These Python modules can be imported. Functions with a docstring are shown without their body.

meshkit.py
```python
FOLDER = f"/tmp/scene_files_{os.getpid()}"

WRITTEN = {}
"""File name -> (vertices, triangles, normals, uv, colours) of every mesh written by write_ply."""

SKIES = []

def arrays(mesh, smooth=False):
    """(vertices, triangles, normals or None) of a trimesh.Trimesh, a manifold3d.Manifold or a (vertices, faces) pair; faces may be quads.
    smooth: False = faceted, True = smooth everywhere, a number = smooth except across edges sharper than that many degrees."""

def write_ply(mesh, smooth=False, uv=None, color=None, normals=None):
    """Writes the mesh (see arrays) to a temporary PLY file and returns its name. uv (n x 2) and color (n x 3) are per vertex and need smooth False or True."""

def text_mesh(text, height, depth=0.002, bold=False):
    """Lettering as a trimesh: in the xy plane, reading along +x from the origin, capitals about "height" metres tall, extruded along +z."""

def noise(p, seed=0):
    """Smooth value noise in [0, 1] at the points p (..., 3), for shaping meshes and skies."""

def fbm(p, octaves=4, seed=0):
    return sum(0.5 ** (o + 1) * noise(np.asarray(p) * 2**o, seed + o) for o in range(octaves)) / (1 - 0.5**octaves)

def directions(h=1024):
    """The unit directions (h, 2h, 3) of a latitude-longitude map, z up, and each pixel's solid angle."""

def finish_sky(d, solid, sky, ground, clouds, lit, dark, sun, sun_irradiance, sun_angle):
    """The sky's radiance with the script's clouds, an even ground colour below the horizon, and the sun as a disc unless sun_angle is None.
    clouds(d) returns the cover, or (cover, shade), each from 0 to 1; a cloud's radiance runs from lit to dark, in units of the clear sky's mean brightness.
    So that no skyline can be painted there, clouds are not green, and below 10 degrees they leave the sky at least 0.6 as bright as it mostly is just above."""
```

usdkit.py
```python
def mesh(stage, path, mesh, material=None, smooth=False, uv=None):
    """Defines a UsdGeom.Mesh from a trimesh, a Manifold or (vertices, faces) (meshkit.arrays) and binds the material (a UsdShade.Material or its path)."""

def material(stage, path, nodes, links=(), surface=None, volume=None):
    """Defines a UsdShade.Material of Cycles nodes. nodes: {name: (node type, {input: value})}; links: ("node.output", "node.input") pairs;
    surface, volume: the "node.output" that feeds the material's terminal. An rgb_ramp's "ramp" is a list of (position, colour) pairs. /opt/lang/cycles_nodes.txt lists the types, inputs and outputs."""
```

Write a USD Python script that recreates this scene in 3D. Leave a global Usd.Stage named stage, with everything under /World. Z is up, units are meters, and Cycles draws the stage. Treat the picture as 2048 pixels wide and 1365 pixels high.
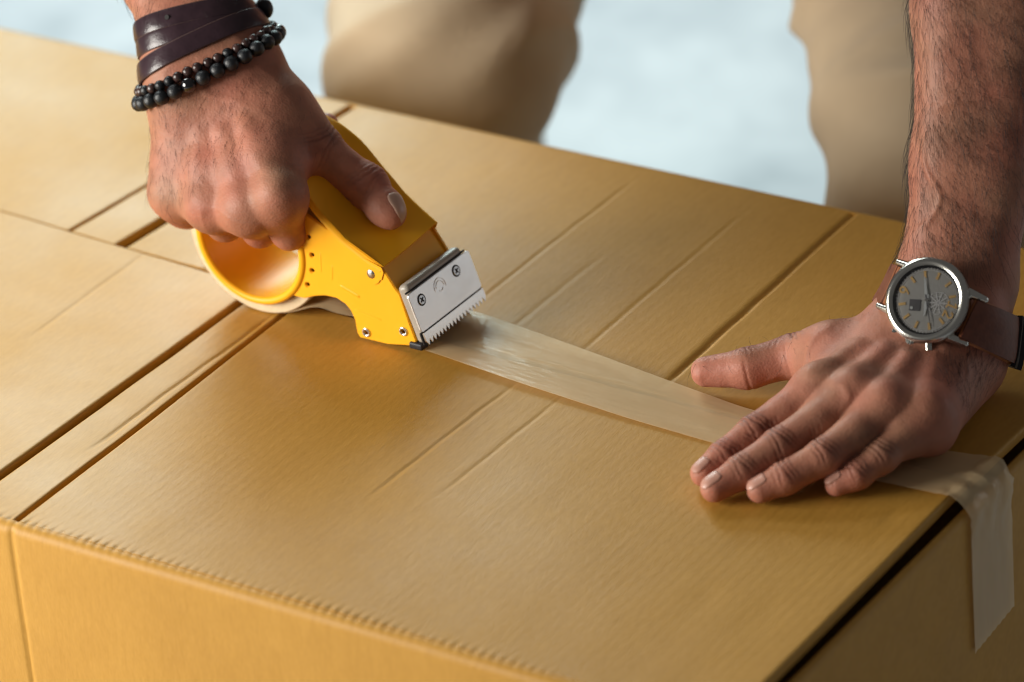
import math, numpy as np, trimesh, usdkit, meshkit
from pxr import Usd, UsdGeom, UsdLux, UsdShade, Gf, Sdf, Vt
import shapely.geometry as sg
from shapely import affinity
rng = np.random.default_rng(7)
A3 = lambda *v: np.array(v, float)
nrm = lambda v: np.asarray(v, float) / np.linalg.norm(v)
stage = Usd.Stage.CreateInMemory()
UsdGeom.SetStageUpAxis(stage, 'Z'); UsdGeom.SetStageMetersPerUnit(stage, 1.0)
UsdGeom.Xform.Define(stage, '/World'); UsdGeom.Scope.Define(stage, '/World/Looks')
H = 0.42                                   # height of the box; lengths below are measured from the middle of its top
# ---------------------------------------------------------------- camera
F, W2, H2 = 8700.0, 1024.0, 682.5
YAW, PITCH, ROLL, DIST = math.radians(124.6), math.radians(28.0), math.radians(-4.3), 2.4
VD = A3(math.cos(YAW) * math.cos(PITCH), math.sin(YAW) * math.cos(PITCH), -math.sin(PITCH))
_r = nrm(np.cross(VD, [0, 0, 1])); _u = np.cross(_r, VD)
VR = _r * math.cos(ROLL) + _u * math.sin(ROLL); VU = np.cross(VR, VD)
EYE = -VD * DIST
EXPOSURE = 0.28
cam = UsdGeom.Camera.Define(stage, '/World/camera')
M4 = np.eye(4); M4[0, :3], M4[1, :3], M4[2, :3], M4[3, :3] = VR, VU, -VD, EYE + A3(0, 0, H)
cam.AddTransformOp().Set(Gf.Matrix4d(*M4.ravel().tolist()))
cam.CreateHorizontalApertureAttr(36.0); cam.CreateVerticalApertureAttr(24.0)
cam.CreateFocalLengthAttr(36.0 * F / 2048); cam.CreateFStopAttr(5.4); cam.CreateFocusDistanceAttr(2.33)
cam.CreateClippingRangeAttr((0.05, 60.0)); cam.CreateExposureAttr(EXPOSURE)
def _ray(px, py): return VD + VR * ((px - W2) / F) - VU * ((py - H2) / F)
def Jz(px, py, z=0.0): v = _ray(px, py); return EYE + v * ((z - EYE[2]) / v[2])      # a sight line met with a height
def Jy(px, py, y): v = _ray(px, py); return EYE + v * ((y - EYE[1]) / v[1])          # ... with a depth
def Jx(px, py, x): v = _ray(px, py); return EYE + v * ((x - EYE[0]) / v[0])
# ---------------------------------------------------------------- light: one wide window to the left, a weak one in front, a dim pale room
def rect_light(name, pos, target, w, h, inten, col):
    L = UsdLux.RectLight.Define(stage, '/World/' + name)
    L.CreateWidthAttr(w); L.CreateHeightAttr(h); L.CreateIntensityAttr(inten); L.CreateColorAttr(Gf.Vec3f(*col))
    z = nrm(A3(*pos) - A3(*target)); x = nrm(np.cross([0, 0, 1], z)); y = np.cross(z, x)
    m = np.eye(4); m[0, :3], m[1, :3], m[2, :3], m[3, :3] = x, y, z, A3(*pos) + A3(0, 0, H)
    L.AddTransformOp().Set(Gf.Matrix4d(*m.ravel().tolist()))
rect_light('window_light', (-1.62, 0.98, 1.50), (-0.05, 0, 0), 1.35, 0.9, 6.8, (0.93, 1.0, 0.97))
rect_light('front_window_light', (-1.05, -1.18, 0.43), (-0.05, 0, 0), 0.9, 0.75, 16.5, (1.0, 0.96, 0.88))
rect_light('back_window_light', (-1.9, 2.2, 1.42), (-0.3, 0, 0), 1.6, 1.1, 9.0, (0.76, 1.0, 0.99))
rect_light('rear_window_light', (3.0, 3.2, 0.7), (0, 0, 0), 2.4, 1.8, 0.8, (0.95, 0.98, 1.0))
dome = UsdLux.DomeLight.Define(stage, '/World/room_light')
dm = usdkit.material(stage, '/World/Looks/room_glow', {'b': ('background_shader', {'color': (1.0, 0.96, 0.93), 'strength': 0.07})}, surface='b.background')
UsdShade.MaterialBindingAPI.Apply(dome.GetPrim()).Bind(dm)
# ---------------------------------------------------------------- scene helpers
_names = {}
def numbered(path):
    n = _names.get(path, 0); _names[path] = n + 1
    return path if n == 0 else f'{path}_{n:03d}'
class Th:
    def __init__(s, path, loc): s.path, s.loc = path, np.asarray(loc, float)
def put(prim, **kw):
    for k, v in kw.items():
        if v: prim.SetCustomDataByKey(k, v)
def thing(name, label, category, loc, group=None):
    p = numbered('/World/' + name); x = UsdGeom.Xform.Define(stage, p)
    loc = np.asarray(loc, float); x.AddTranslateOp().Set(Gf.Vec3d(*(loc + A3(0, 0, H)).tolist()))
    put(x.GetPrim(), label=label, category=category, group=group)
    return Th(p, loc)
def obj(name, mesh, mat, parent=None, smooth=35, col=None, **kw):
    p = numbered((parent.path if parent else '/World') + '/' + name)
    loc = parent.loc if parent else A3(0, 0, -H)
    if hasattr(mesh, 'to_mesh'): m = mesh.to_mesh(); mesh = (np.array(m.vert_properties[:, :3]), np.array(m.tri_verts))
    if isinstance(mesh, trimesh.Trimesh): mesh = (mesh.vertices, mesh.faces)
    v = np.asarray(mesh[0], float) - loc
    g = usdkit.mesh(stage, p, (v, mesh[1]), M[mat], smooth=True if col is not None else smooth)
    if col is not None:
        UsdGeom.PrimvarsAPI(g).CreatePrimvar('skin_tone', Sdf.ValueTypeNames.Color3fArray, 'vertex').Set(Vt.Vec3fArray.FromNumpy(np.asarray(col, np.float32)))
    put(g.GetPrim(), **kw)
    return Th(p, loc)
def curves(name, pts, widths, mat, parent, **kw):          # pts (n, k, 3)
    p = numbered(parent.path + '/' + name); c = UsdGeom.BasisCurves.Define(stage, p)
    n, k, _ = pts.shape
    c.CreateTypeAttr('linear'); c.CreateCurveVertexCountsAttr(Vt.IntArray.FromNumpy(np.full(n, k, np.int32)))
    c.CreatePointsAttr(Vt.Vec3fArray.FromNumpy((pts - parent.loc).reshape(-1, 3).astype(np.float32)))
    c.CreateWidthsAttr(Vt.FloatArray.FromNumpy(np.tile(widths, n).astype(np.float32))); c.SetWidthsInterpolation('vertex')
    UsdShade.MaterialBindingAPI.Apply(c.GetPrim()).Bind(M[mat]); put(c.GetPrim(), **kw)
cat = lambda ms: trimesh.util.concatenate([trimesh.Trimesh(*m, process=False) if isinstance(m, tuple) else m for m in ms])
def frame_to(m, o, x, y, z):                                   # moves a mesh from its own axes into x, y, z at o
    T = np.eye(4); T[:3, 0], T[:3, 1], T[:3, 2], T[:3, 3] = x, y, z, o
    m = m.copy(); m.apply_transform(T); return m
def basis(z, up=(0, 0, 1)):
    z = nrm(z); x = np.cross(up, z); x = nrm(x) if np.linalg.norm(x) > 1e-6 else A3(1, 0, 0); return x, np.cross(z, x), z
def cyl(a, b, r, sides=24, r2=None, cham=0.0):
    a, b = np.asarray(a, float), np.asarray(b, float); L = np.linalg.norm(b - a); r2 = r if r2 is None else r2
    prof = [(0, 0), (r - cham, 0), (r, cham), (r2, L - cham), (r2 - cham, L), (0, L)] if cham else [(0, 0), (r, 0), (r2, L), (0, L)]
    return frame_to(trimesh.creation.revolve(np.array(prof), sections=sides), a, *basis(b - a, (0.13, 0.2, 0.97)))
def tube(pts, r, sides=10, closed=False):
    p = np.asarray(pts, float); n = len(p)
    t = (np.roll(p, -1, 0) - np.roll(p, 1, 0)) if closed else np.gradient(p, axis=0)
    t /= np.linalg.norm(t, axis=1, keepdims=True) + 1e-12
    a = np.cross(t, [0.21, 0.37, 0.9]); a /= np.linalg.norm(a, axis=1, keepdims=True); b = np.cross(t, a)
    w = np.arange(sides) * 2 * np.pi / sides
    v = p[:, None] + np.broadcast_to(r, (n,))[:, None, None] * (np.cos(w)[None, :, None] * a[:, None] + np.sin(w)[None, :, None] * b[:, None])
    return grid_faces(v, closed_u=closed, closed_v=True, caps=not closed)
def grid_faces(v, closed_u=False, closed_v=False, caps=False):
    nu, nv = v.shape[:2]; V = v.reshape(-1, 3)
    i, j = np.meshgrid(np.arange(nu if closed_u else nu - 1), np.arange(nv if closed_v else nv - 1), indexing='ij')
    i2, j2 = (i + 1) % nu, (j + 1) % nv
    q = np.stack([i * nv + j, i * nv + j2, i2 * nv + j2, i2 * nv + j], -1).reshape(-1, 4)
    f = np.vstack([q[:, [0, 2, 1]], q[:, [0, 3, 2]]])
    if caps:
        c0, c1 = len(V), len(V) + 1; V = np.vstack([V, v[0].mean(0), v[-1].mean(0)]); k = np.arange(nv)
        f = np.vstack([f, np.stack([np.full(nv, c0), k, (k + 1) % nv], 1)[:, [0, 2, 1]], np.stack([np.full(nv, c1), k + (nu - 1) * nv, (k + 1) % nv + (nu - 1) * nv], 1)])
        m = trimesh.Trimesh(V, f, process=False)
        if m.volume < 0: m.invert()
        return m
    return trimesh.Trimesh(V, f, process=False)
def sheet(top, thick, nvec=None):                              # closed sheet from a grid of points (nu, nv, 3), thickness below it
    nu, nv = top.shape[:2]
    du, dv = np.gradient(top, axis=0), np.gradient(top, axis=1)
    n = np.cross(du, dv); n /= np.linalg.norm(n, axis=2, keepdims=True) + 1e-15
    if nvec is not None: n = np.broadcast_to(nvec, top.shape)
    bot = top - n * thick
    V = np.vstack([top.reshape(-1, 3), bot.reshape(-1, 3)]); N = nu * nv
    i, j = np.meshgrid(np.arange(nu - 1), np.arange(nv - 1), indexing='ij')
    q = np.stack([i * nv + j, (i + 1) * nv + j, (i + 1) * nv + j + 1, i * nv + j + 1], -1).reshape(-1, 4)
    f = [q, q[:, ::-1] + N]
    for e in (np.arange(nv), (np.arange(nu) * nv + nv - 1), (np.arange(nv)[::-1] + (nu - 1) * nv), (np.arange(nu)[::-1] * nv)):
        f.append(np.stack([e[:-1], e[1:], e[1:] + N, e[:-1] + N], 1))
    f = np.vstack(f)
    m = trimesh.Trimesh(V, np.vstack([f[:, [0, 1, 2]], f[:, [0, 2, 3]]]), process=False)
    if m.volume < 0: m.invert()
    return m
def prism(poly, depth): return trimesh.creation.extrude_polygon(poly, depth, engine='earcut')
def rbox(sx, sy, sz, r=0.001):                                  # box with chamfered edges, centred
    import manifold3d as m3
    c = m3.Manifold.cube((2 * 0 + sx - 2 * r, sy - 2 * r, sz - 2 * r), True)
    s = m3.Manifold.sphere(r, 12)
    pts = [s.translate((a * (sx / 2 - r), b * (sy / 2 - r), cc * (sz / 2 - r))) for a in (-1, 1) for b in (-1, 1) for cc in (-1, 1)]
    m = m3.Manifold.batch_hull(pts).to_mesh(); return trimesh.Trimesh(np.array(m.vert_properties[:, :3]), np.array(m.tri_verts), process=False)
# ---------------------------------------------------------------- materials
M = {}
def mat(name, nodes, links=(), surface='p.BSDF'): M[name] = usdkit.material(stage, '/World/Looks/' + name, nodes, links, surface=surface)
def plain(name, c, rough=0.5, **k): mat(name, {'p': ('principled_bsdf', {'base_color': c, 'roughness': rough, **k})})
def speckled(name, c1, c2, scale, rough=0.5, bump=0.0, bscale=None, detail=4, stretch=(1, 1, 1), **k):
    N = {'g': ('texture_coordinate', {}), 'm': ('mapping', {'scale': stretch}), 'n': ('noise_texture', {'scale': scale, 'detail': detail, 'roughness': 0.6}),
         'r': ('rgb_ramp', {'ramp': [(0.3, c1), (0.7, c2)]}), 'p': ('principled_bsdf', {'roughness': rough, **k})}
    Ln = [('g.object', 'm.vector'), ('m.vector', 'n.vector'), ('n.fac', 'r.fac'), ('r.color', 'p.base_color')]
    if bump:
        N['n2'] = ('noise_texture', {'scale': bscale or scale, 'detail': 5, 'roughness': 0.6}); N['b'] = ('bump', {'strength': 1.0, 'distance': bump})
        Ln += [('m.vector', 'n2.vector'), ('n2.fac', 'b.height'), ('b.normal', 'p.normal')]
    mat(name, N, Ln)
def cardboard(name, c1, c2, rough=0.52, spec=0.32):
    mat(name, {'g': ('texture_coordinate', {}), 'm': ('mapping', {'scale': (1, 0.22, 0.22)}), 'm2': ('mapping', {'scale': (1, 0.25, 0.25)}),
               'n': ('noise_texture', {'scale': 330, 'detail': 3, 'roughness': 0.6}), 'nb': ('noise_texture', {'scale': 9, 'detail': 4, 'roughness': 0.55}),
               'ns': ('noise_texture', {'scale': 900, 'detail': 3, 'roughness': 0.7}), 'a': ('math', {'math_type': 'multiply_add', 'value2': 0.3, 'value3': 0.0}),
               'a2': ('math', {'math_type': 'multiply_add', 'value2': 0.4}), 'a3': ('math', {'math_type': 'multiply_add', 'value2': 0.42}),
               'r': ('rgb_ramp', {'ramp': [(0.3, c1), (0.7, c2)]}),
               'rr': ('map_range', {'from_min': 0.3, 'from_max': 0.7, 'to_min': rough - 0.06, 'to_max': rough + 0.07}),
               'b': ('bump', {'strength': 1.0, 'distance': 0.00012}), 'b2': ('bump', {'strength': 1.0, 'distance': 0.00018}), 'p': ('principled_bsdf', {'specular_ior_level': spec})},
        [('g.object', 'm.vector'), ('g.object', 'm2.vector'), ('m.vector', 'n.vector'), ('g.object', 'nb.vector'), ('m2.vector', 'ns.vector'),
         ('n.fac', 'a.value1'), ('nb.fac', 'a2.value1'), ('a.value', 'a2.value3'), ('ns.fac', 'a3.value1'), ('a2.value', 'a3.value3'), ('a3.value', 'r.fac'), ('r.color', 'p.base_color'),
         ('nb.fac', 'rr.value'), ('rr.result', 'p.roughness'), ('ns.fac', 'b.height'), ('nb.fac', 'b2.height'), ('b.normal', 'b2.normal'), ('b2.normal', 'p.normal')])
cardboard('cardboard', (0.415, 0.204, 0.026), (0.535, 0.280, 0.048))
cardboard('cardboard_inner', (0.36, 0.20, 0.07), (0.46, 0.27, 0.10), 0.6, 0.3)
speckled('cut_board', (0.16, 0.11, 0.07), (0.30, 0.21, 0.13), 500, 0.8)
mat('tape_film', {'g': ('texture_coordinate', {}), 'm': ('mapping', {'scale': (1, 6, 1)}), 'n': ('noise_texture', {'scale': 16, 'detail': 3}),
                  'r': ('rgb_ramp', {'ramp': [(0.3, (0.84, 0.64, 0.37)), (0.7, (0.90, 0.70, 0.42))]}), 'n2': ('noise_texture', {'scale': 60, 'detail': 3}), 'b': ('bump', {'distance': 0.00022}),
                  'p': ('principled_bsdf', {'roughness': 0.24, 'alpha': 0.40})},
    [('g.object', 'm.vector'), ('m.vector', 'n.vector'), ('n.fac', 'r.fac'), ('r.color', 'p.base_color'), ('m.vector', 'n2.vector'), ('n2.fac', 'b.height'), ('b.normal', 'p.normal')])
speckled('tape_roll', (0.62, 0.49, 0.30), (0.74, 0.60, 0.40), 300, 0.35, stretch=(1, 1, 1))
speckled('yellow_paint', (0.93, 0.435, 0.012), (0.95, 0.46, 0.016), 30, 0.40, bump=0.0001, bscale=45, specular_ior_level=0.26)
plain('dark_gap', (0.012, 0.010, 0.010), 0.8)
speckled('steel', (0.82, 0.83, 0.83), (0.90, 0.91, 0.91), 40, 0.33, bump=0.00006, bscale=200, metallic=0.8)
plain('bright_steel', (0.75, 0.75, 0.74), 0.22, metallic=1.0)
plain('screw_steel', (0.50, 0.50, 0.50), 0.25, metallic=1.0)
speckled('grey_plastic', (0.33, 0.29, 0.24), (0.40, 0.36, 0.30), 60, 0.38)
plain('black_rubber', (0.012, 0.012, 0.016), 0.5)
speckled('purple_leather', (0.026, 0.013, 0.018), (0.042, 0.022, 0.029), 90, 0.27, bump=0.0002, bscale=300)
plain('leather_cut_edge', (0.07, 0.035, 0.03), 0.6)
speckled('lava_bead', (0.003, 0.004, 0.006), (0.012, 0.014, 0.018), 160, 0.42, bump=0.0005, bscale=320)
speckled('wood_bead', (0.008, 0.005, 0.005), (0.085, 0.042, 0.036), 120, 0.3)
plain('glass_bead', (0.006, 0.006, 0.008), 0.08, coat_weight=1.0)
speckled('strap_leather', (0.12, 0.031, 0.013), (0.17, 0.046, 0.019), 220, 0.48, bump=0.0002, bscale=500)
plain('strap_edge', (0.38, 0.13, 0.045), 0.5)
plain('black_leather', (0.010, 0.008, 0.010), 0.45)
plain('thread', (0.25, 0.13, 0.07), 0.7)
plain('watch_steel', (0.66, 0.65, 0.60), 0.18, metallic=1.0)
plain('dial_face', (0.52, 0.51, 0.48), 0.5)
plain('dial_dark', (0.12, 0.115, 0.125), 0.5)
plain('dial_light', (0.85, 0.84, 0.84), 0.4)
plain('lume', (0.90, 0.58, 0.22), 0.6)
plain('white_hand', (0.75, 0.78, 0.78), 0.4)
mat('crystal', {'t': ('transparent_bsdf', {}), 'g': ('glossy_bsdf', {'roughness': 0.05, 'color': (1, 1, 1)}), 'f': ('fresnel', {'IOR': 1.4}), 'm': ('mix_closure', {})},
    [('f.fac', 'm.fac'), ('t.BSDF', 'm.closure1'), ('g.BSDF', 'm.closure2')], 'm.closure')
mat('skin', {'a': ('attribute', {'attribute': 'skin_tone'}), 'g': ('texture_coordinate', {}), 'n': ('noise_texture', {'scale': 55, 'detail': 5, 'roughness': 0.62}),
             'mr': ('map_range', {'from_min': 0.25, 'from_max': 0.75, 'to_min': 0.80, 'to_max': 1.18}), 'x': ('vector_math', {'math_type': 'scale'}),
             'v': ('voronoi_texture', {'scale': 750}), 'n2': ('noise_texture', {'scale': 420, 'detail': 4, 'roughness': 0.65}), 'ad': ('math', {'math_type': 'multiply_add', 'value2': 0.6}),
             'b': ('bump', {'distance': 0.00017, 'strength': 1.0}),
             'p': ('principled_bsdf', {'roughness': 0.54, 'specular_ior_level': 0.36, 'subsurface_weight': 0.08, 'subsurface_radius': (1.0, 0.35, 0.2), 'subsurface_scale': 0.003})},
    [('g.object', 'n.vector'), ('n.fac', 'mr.value'), ('mr.result', 'x.scale'), ('a.color', 'x.vector1'), ('x.vector', 'p.base_color'), ('g.object', 'v.vector'), ('g.object', 'n2.vector'),
     ('v.distance', 'ad.value1'), ('n2.fac', 'ad.value3'), ('ad.value', 'b.height'), ('b.normal', 'p.normal')])
plain('fingernail', (0.50, 0.255, 0.19), 0.40, coat_weight=0.08)
plain('thumb_nail', (0.52, 0.33, 0.25), 0.38, coat_weight=0.1)
mat('hair', {'p': ('principled_bsdf', {'base_color': (0.012, 0.008, 0.006), 'roughness': 0.5})})
mat('khaki_cloth', {'g': ('texture_coordinate', {}), 'n': ('noise_texture', {'scale': 14, 'detail': 4}), 'r': ('rgb_ramp', {'ramp': [(0.3, (0.43, 0.325, 0.21)), (0.7, (0.50, 0.385, 0.25))]}),
                    'w': ('noise_texture', {'scale': 1400, 'detail': 2}), 'b': ('bump', {'distance': 0.0003}), 'p': ('principled_bsdf', {'roughness': 0.85, 'sheen_weight': 0.15})},
    [('g.object', 'n.vector'), ('n.fac', 'r.fac'), ('r.color', 'p.base_color'), ('g.object', 'w.vector'), ('w.fac', 'b.height'), ('b.normal', 'p.normal')])
plain('shirt_cloth', (0.05, 0.045, 0.05), 0.85)
mat('pale_concrete', {'g': ('texture_coordinate', {}), 'n': ('noise_texture', {'scale': 3.2, 'detail': 6, 'roughness': 0.6, 'distortion': 0.6}), 'n3': ('noise_texture', {'scale': 11, 'detail': 5, 'roughness': 0.6}),
                      'x': ('math', {'math_type': 'multiply_add', 'value2': 0.5}), 'r': ('rgb_ramp', {'ramp': [(0.52, (0.29, 0.315, 0.35)), (0.70, (0.46, 0.475, 0.515)), (0.92, (0.60, 0.61, 0.645))]}), 'p': ('principled_bsdf', {'roughness': 0.4})},
    [('g.object', 'n.vector'), ('g.object', 'n3.vector'), ('n3.fac', 'x.value1'), ('n.fac', 'x.value3'), ('x.value', 'r.fac'), ('r.color', 'p.base_color')])
# ---------------------------------------------------------------- the floor
fx = np.linspace(-7, 7, 8)
g = np.stack(np.meshgrid(fx, fx, [0.0], indexing='ij'), -1)[:, :, 0] + A3(0, 2.5, -H)
obj('floor', sheet(g, 0.05, A3(0, 0, 1)), 'pale_concrete', None, smooth=False, kind='structure', label='pale blue grey mottled concrete floor behind and under the box')
# ================================================================ the cardboard box
def lin(a, b, n): return np.linspace(a, b, n)
def fine(a, b, step, soft=(0.0, 0.0003, 0.0007, 0.0012, 0.0018, 0.0026)):
    s = list(a + np.array(soft)) + list(b - np.array(soft)) + list(np.arange(a + 0.0034, b - 0.0034, step)); return np.unique(np.round(s, 6))
FLUTE = 0.0058
def flap(name, c00, c10, c11, c01, z0, creases=(), label=None, edges=(1, 1, 1, 1), thick=0.0042, seed=0, step=0.0011, extra=None):
    """a flap of corrugated board: corners front left, front right, rear right, rear left; edges say which sides have a rounded cut edge (left, right, front, rear)"""
    c00, c10, c11, c01 = (np.array(c, float) for c in (c00, c10, c11, c01))
    Lx = (np.linalg.norm(c10 - c00) + np.linalg.norm(c11 - c01)) / 2; Ly = np.linalg.norm(c01 - c00)
    xs, ys = fine(0, Lx, step), fine(0, Ly, 0.0045)
    s, t = np.meshgrid(xs / Lx, ys / Ly, indexing='ij')
    xy = (1 - s)[..., None] * ((1 - t)[..., None] * c00 + t[..., None] * c01) + s[..., None] * ((1 - t)[..., None] * c10 + t[..., None] * c11)
    X, Y = xy[..., 0], xy[..., 1]
    z = np.full(X.shape, z0)
    q = np.stack([X, Y, X * 0], -1)
    z += 0.000019 * np.cos(2 * np.pi * X / FLUTE) * (0.4 + 1.2 * meshkit.fbm(q * [14, 7, 1], 3, seed))
    z += 0.0016 * (meshkit.fbm(q * [7, 6, 1], 2, seed + 5) - 0.5) + 0.0003 * (meshkit.fbm(q * [34, 16, 1], 2, seed + 9) - 0.5)
    for a, b, depth, wid, asym in creases:
        a, b = np.array(a[:2]), np.array(b[:2]); d = nrm(b - a); L = np.linalg.norm(b - a)
        al = (X - a[0]) * d[0] + (Y - a[1]) * d[1]; ac = (X - a[0]) * d[1] - (Y - a[1]) * d[0]
        ac = ac + 0.0006 * (meshkit.fbm(np.stack([al * 60, al * 0, al * 0], -1), 3, 3) - 0.5) * 2
        on = np.clip(np.minimum(al, L - al) / 0.02 + 0.5, 0, 1)
        z -= on * depth * np.where(ac < 0, np.exp(-(ac / wid) ** 2), np.exp(-(ac / (wid * asym)) ** 2))
    rd = np.random.default_rng(40 + seed)
    for _ in range(9):
        cx, cy, rr, dp = rd.uniform(X.min(), X.max()), rd.uniform(Y.min(), Y.max()), rd.uniform(.004, .014), rd.uniform(.0001, .00035)
        z -= dp * np.exp(-(((X - cx) / rr) ** 2 + ((Y - cy) / (rr * 1.6)) ** 2))
    if extra: z = extra(X, Y, z)
    for dist, on in ((s * Lx, edges[0]), ((1 - s) * Lx, edges[1]), (t * Ly, edges[2]), ((1 - t) * Ly, edges[3])):
        if on:
            r = 0.0016 * on; k = np.clip((r - dist) / r, 0, 1); z -= r * 0.8 * (1 - np.sqrt(np.maximum(1 - k ** 2, 0)))
    return obj(name, sheet(np.stack([X, Y, z], -1), thick, A3(0, 0, 1)), 'cardboard', box, label=label)
xyz2 = lambda px, py: Jz(px, py)[:2]
box = thing('cardboard_box', 'large brown corrugated cardboard box being taped shut, filling the foreground', 'box', (-0.1, -0.03, -H))
XL, YF, YR, XR = -0.80, -0.2790, 0.2190, 0.2970
# lines read off the top
B1f, B1r = Jz(0, 952)[:2], Jz(481, 603)[:2]
B2f, B2r = Jz(29, 1043)[:2], Jz(555, 637)[:2]
R1a, R1b = Jz(133, 464)[:2], Jz(308, 360.5)[:2]
R2a, R2b = Jz(234, 494)[:2], Jz(720, 200)[:2]
def at_y(a, b, y): return np.array([a[0] + (b[0] - a[0]) * (y - a[1]) / (b[1] - a[1]), y])
SEAM = lambda x: np.interp(x, [-0.364, -0.214, 0.0, 0.3], [0.0031, -0.0077, -0.021, -0.024])
def seam_pt(a, b, dy=0.0):
    p = at_y(a, b, -0.005)
    for _ in range(4): p = at_y(a, b, SEAM(p[0]) + dy)
    return p
G1, G2 = 0.0016, 0.0018
off = lambda p, dx: np.array([p[0] + dx, p[1]])
c1 = [(Jz(964.5, 593), Jz(1250, 373), 0.0006, 0.0011, 0.8), (Jz(1163.7, 698.6), Jz(1470, 438), 0.0005, 0.0012, 0.8), (Jz(1340, 758), Jz(1722, 414), 0.0021, 0.0026, 0.30),
       (Jz(600, 232), Jz(690, 200), 0.0012, 0.0022, 0.6), (Jz(1026, 650), Jz(1190, 520), 0.0003, 0.002, 0.8), (Jz(400, 545), Jz(640, 390), 0.0012, 0.002, 0.7)]
cF = [(Jz(745, 985), Jz(1022, 773), 0.0004, 0.0012, 0.9), (Jz(893, 978), Jz(1112, 803), 0.00035, 0.0012, 0.9)]
def serr(X, Y, z):
    k = np.maximum(0, np.cos(2 * np.pi * X / FLUTE)) ** 1.5 * (0.5 + meshkit.noise(np.stack([X * 40, X * 0, X * 0], -1), 4))
    return z - 0.0006 * k * np.exp(-(np.maximum(0, Y - YF - 0.001) / 0.0032) ** 2) * np.clip((0.24 - X) / 0.12, 0.15, 1)
flap('front_flap', off(at_y(B2f, B2r, YF), G2), (XR + 0.0005, YF), (XR - 0.003, SEAM(XR) - 0.001), off(seam_pt(B2f, B2r, -0.001), G2), 0.0, cF, seed=1, edges=(1, 1.3, 0, 1), extra=serr)
flap('front_strip', off(at_y(B1f, B1r, YF), G1), off(at_y(B2f, B2r, YF), -G2), off(seam_pt(B2f, B2r), -G2), off(seam_pt(B1f, B1r), G1), -0.0006,
     [(off(B2r, -0.0055) - [0, 0.16], off(B2r, -0.0055), 0.0008, 0.0012, 0.8)], seed=2, edges=(1.5, 1, 0, 1), extra=serr)
flap('front_flap', (XL, YF), off(at_y(B1f, B1r, YF), -G1), off(seam_pt(B1f, B1r, 0.003), -G1), (XL, 0.0345), 0.0006, [(Jz(70, 668), Jz(286, 513), 0.0005, 0.0012, 0.8)], seed=3, edges=(0, 1.5, 0, 1), extra=serr)
flap('rear_flap', (XL, 0.037), off(seam_pt(R1a, R1b, 0.0035), -0.0006), off(at_y(R1a, R1b, YR), -0.0006), (XL, YR), -0.0003, seed=4, edges=(0, 1, 1, 0))
flap('rear_strip', off(seam_pt(R1a, R1b, 0.0035), 0.0008), off(seam_pt(R2a, R2b, 0.0035), -0.0034), off(at_y(R2a, R2b, YR), -0.0018), off(at_y(R1a, R1b, YR), 0.0008), -0.0004, seed=5, edges=(1.4, 1, 1, 0))
flap('rear_flap', off(seam_pt(R2a, R2b, 0.0035), 0.0034), (XR - 0.002, SEAM(XR) + 0.0015), (XR + 0.001, YR), off(at_y(R2a, R2b, YR), 0.0018), -0.0006, c1, seed=6, edges=(2.2, 1.3, 1, 0))
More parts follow.
